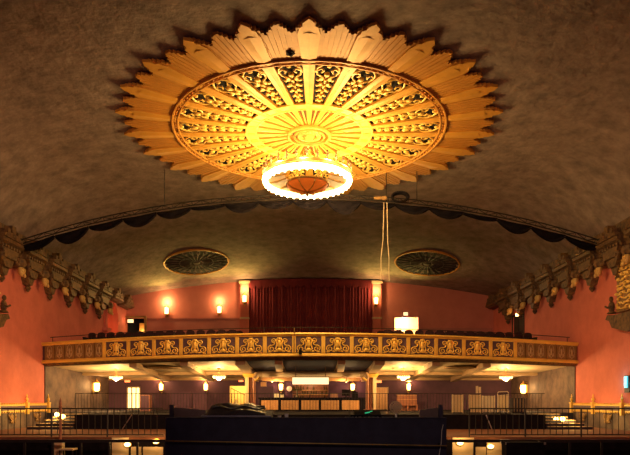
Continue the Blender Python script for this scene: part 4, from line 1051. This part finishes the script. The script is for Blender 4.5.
# covered console
r=thing('mixing_console','large mixing console under a crumpled shiny black cover at the left of the booth','console',(XO(238,BD+.7),BD+.7,dt))
cw=XO(272,BD+.7)-XO(238,BD+.7)
bm=BM(); prism(bm,[(-.42,0),(.42,0),(.42,.22),(-.42,.10)],lambda a,b,t:(t,a,b),-cw,cw); obj('body',bm,'navy',r)
bm=BM(); bbox(bm,-cw-.0,cw-.0,-.44,-.42,.08,.105); obj('edge_trim',bm,'chrome',r)
bm=BM(); n=34; m_=12; q=[]
for i in range(n+1):
    u=i/n; row=[]
    for j in range(m_+1):
        v=j/m_; x=(-cw*.92)+(2*cw*.88)*u; y=-.40+.85*v
        hgt=.15+.22*min(1,u*9)*min(1,(1-u)*4)*min(1,v*3)+.02*sin(u*11+v*14)+.03*sin(u*4-v*17)+.012*random.uniform(-1,1)
        if j==0: hgt=.10
        row.append(bm.verts.new((x,y,hgt)))
    q.append(row)
for i in range(n):
    for j in range(m_): bm.faces.new((q[i][j],q[i+1][j],q[i+1][j+1],q[i][j+1]))
obj('cover',bm,'tarp',r,smooth=70)
bm=BM()
for k in range(3):
    tube(bm,[(-cw*.7+2*cw*.75*t/14,-.3+.2*k+.06*sin(t+k),.30+.035*sin(t*.9+k*2)) for t in range(15)],.03,6)
obj('cover_fold',bm,'tarp',r,smooth=70)
# small clutter on the booth
for k,(px,h,lab,m) in enumerate(((286.5,.1,'white paper cup on the booth right of the covered console','white'),(279.5,.07,'small cream cup on the booth close to the covered console','paper'))):
    bm=BM(); lathe(bm,[(.028,0),(.038,h),(.034,h),(.026,.01)],seg=12); o=obj('cup',bm,m,None,(XO(px,BD+.25),BD+.25,bt+.0)); o.location.z=dt; o.scale=(1.3,1.3,1.5); tag(o,lab,'cup')
# rack gear with green light
r=thing('effects_rack','low black effects unit with a green light on the booth','audio unit',(XO(366,BD+.6),BD+.6,dt))
bm=BM(); bbox(bm,-.42,.42,-.25,.25,0,.12); prism(bm,[(-.25,.12),(.25,.12),(.2,.24),(-.05,.2)],lambda a,b,t:(t,a,b),-.3,.36); obj('housing',bm,'black',r)
bm=BM(); box(bm,(.02,-.16,.175),(.13,.012,.03),0,.0,-.2); box(bm,(.12,-.14,.21),(.06,.012,.02),0,.0,-.2); obj('indicator',bm,'green',r)
bm=BM()
for k in range(6): bbox(bm,-.3+.11*k,-.25+.11*k,-.27,-.25,.03,.07)
obj('knob',bm,'chrome',r)
bm=BM(); random.seed(3)
for k in range(4):
    pts=[(XO(340+k*9,BD+.3)+.12*i+random.uniform(-.03,.03),BD+.25+.05*sin(i+k),dt+.02+.05*abs(sin(i*1.1+k))) for i in range(7)]; tube(bm,pts,.009,5)
tag(obj('cable_tangle',bm,'chrome'),'tangle of thin cables on the booth around the green light','cable')
bm=BM(); bbox(bm,-.12,.12,-.08,.08,0,.012); o=obj('paper_sheet',bm,'paper',None,(XO(340,BD+.2),BD+.2,dt)); tag(o,'pale paper sheet lying on the booth left of the green light','paper')
# desk fan
r=thing('desk_fan','small cream desk fan standing on the booth','fan',(XO(396,BD+.55),BD+.55,dt)); 
bm=BM(); lathe(bm,[(.11,0),(.11,.015),(.04,.035),(.025,.05),(.02,.17)],seg=16); obj('base',bm,'white',r,smooth=40)
bm=BM(); 
for rr,yy in ((.15,-.02),(.15,.05),(.1,-.05),(.05,-.065)): tube(bm,[(rr*cos(2*pi*k/24),yy,.31+rr*sin(2*pi*k/24)) for k in range(24)],.011,4,True)
for k in range(16): a=2*pi*k/16; tube(bm,[(.0,-.065,.31),(.1*cos(a),-.05,.31+.1*sin(a)),(.15*cos(a),-.02,.31+.15*sin(a)),(.15*cos(a),.05,.31+.15*sin(a)),(.04*cos(a),.09,.31+.04*sin(a))],.006,4)
obj('cage',bm,'cream',r)
bm=BM()
for k in range(4):
    a=2*pi*k/4; prism(bm,[(.02,-.02),(.08,-.05),(.13,-.03),(.135,.03),(.08,.045),(.02,.02)],lambda u,v,t:(u*cos(a)-v*sin(a),t+.25*v,.31+u*sin(a)+v*cos(a)),.0,.006)
obj('blade',bm,'cream',r)
bm=BM(); tube(bm,[(0,.02,.31),(0,.14,.31)],[.045,.05],12); obj('motor',bm,'white',r)
# white cable on the right of the booth
bm=BM(); tube(bm,[(XO(443,BD),BD-.03,bt-.15),(XO(441.5,BD),BD-.03,bt-.3),(XO(441,BD),BD-.03,bt-.6),(XO(438.5,BD),BD-.03,bt-.95)],.009,5)
tag(obj('cable',bm,'paper'),'thin pale cable hanging down the right end of the booth front','cable')

# ------------------------------------------------------------------ unseen fill spots added on the stage side, and ambient
for s in (-1,1):
    spot('added_stage_fill',(s*-5.0,4,9.5),(s*W,38,6.0),9000 if s<0 else 6500,(1,.50,.30),48,.9,.4)  # added to brighten the side walls
spot('added_stage_fill',(0,3,9.0),(.6,15.4,2.3),700,(1,.76,.62),40,.9,.3)  # added to brighten the booth and what stands on it
wd=bpy.data.worlds.new('world'); bpy.context.scene.world=wd; wd.use_nodes=True
b=wd.node_tree.nodes['Background']; b.inputs[0].default_value=(.55,.30,.62,1); b.inputs[1].default_value=.10

# ------------------------------------------------------------------ camera
cam=bpy.data.cameras.new('camera'); co=bpy.data.objects.new('camera',cam); C.objects.link(co)
co.location=(0,0,E); co.rotation_euler=(pi/2,0,0); cam.sensor_width=36; cam.sensor_fit='HORIZONTAL'; cam.lens=F/630*36
cam.shift_x=(315-CX)/630; cam.shift_y=(HZ-227.5)/630; cam.clip_end=200
sc=bpy.context.scene; sc.camera=co
sc.view_settings.view_transform='Standard'; sc.view_settings.look='None'; sc.view_settings.gamma=1; sc.view_settings.exposure=0
sc.view_settings.use_curve_mapping=False
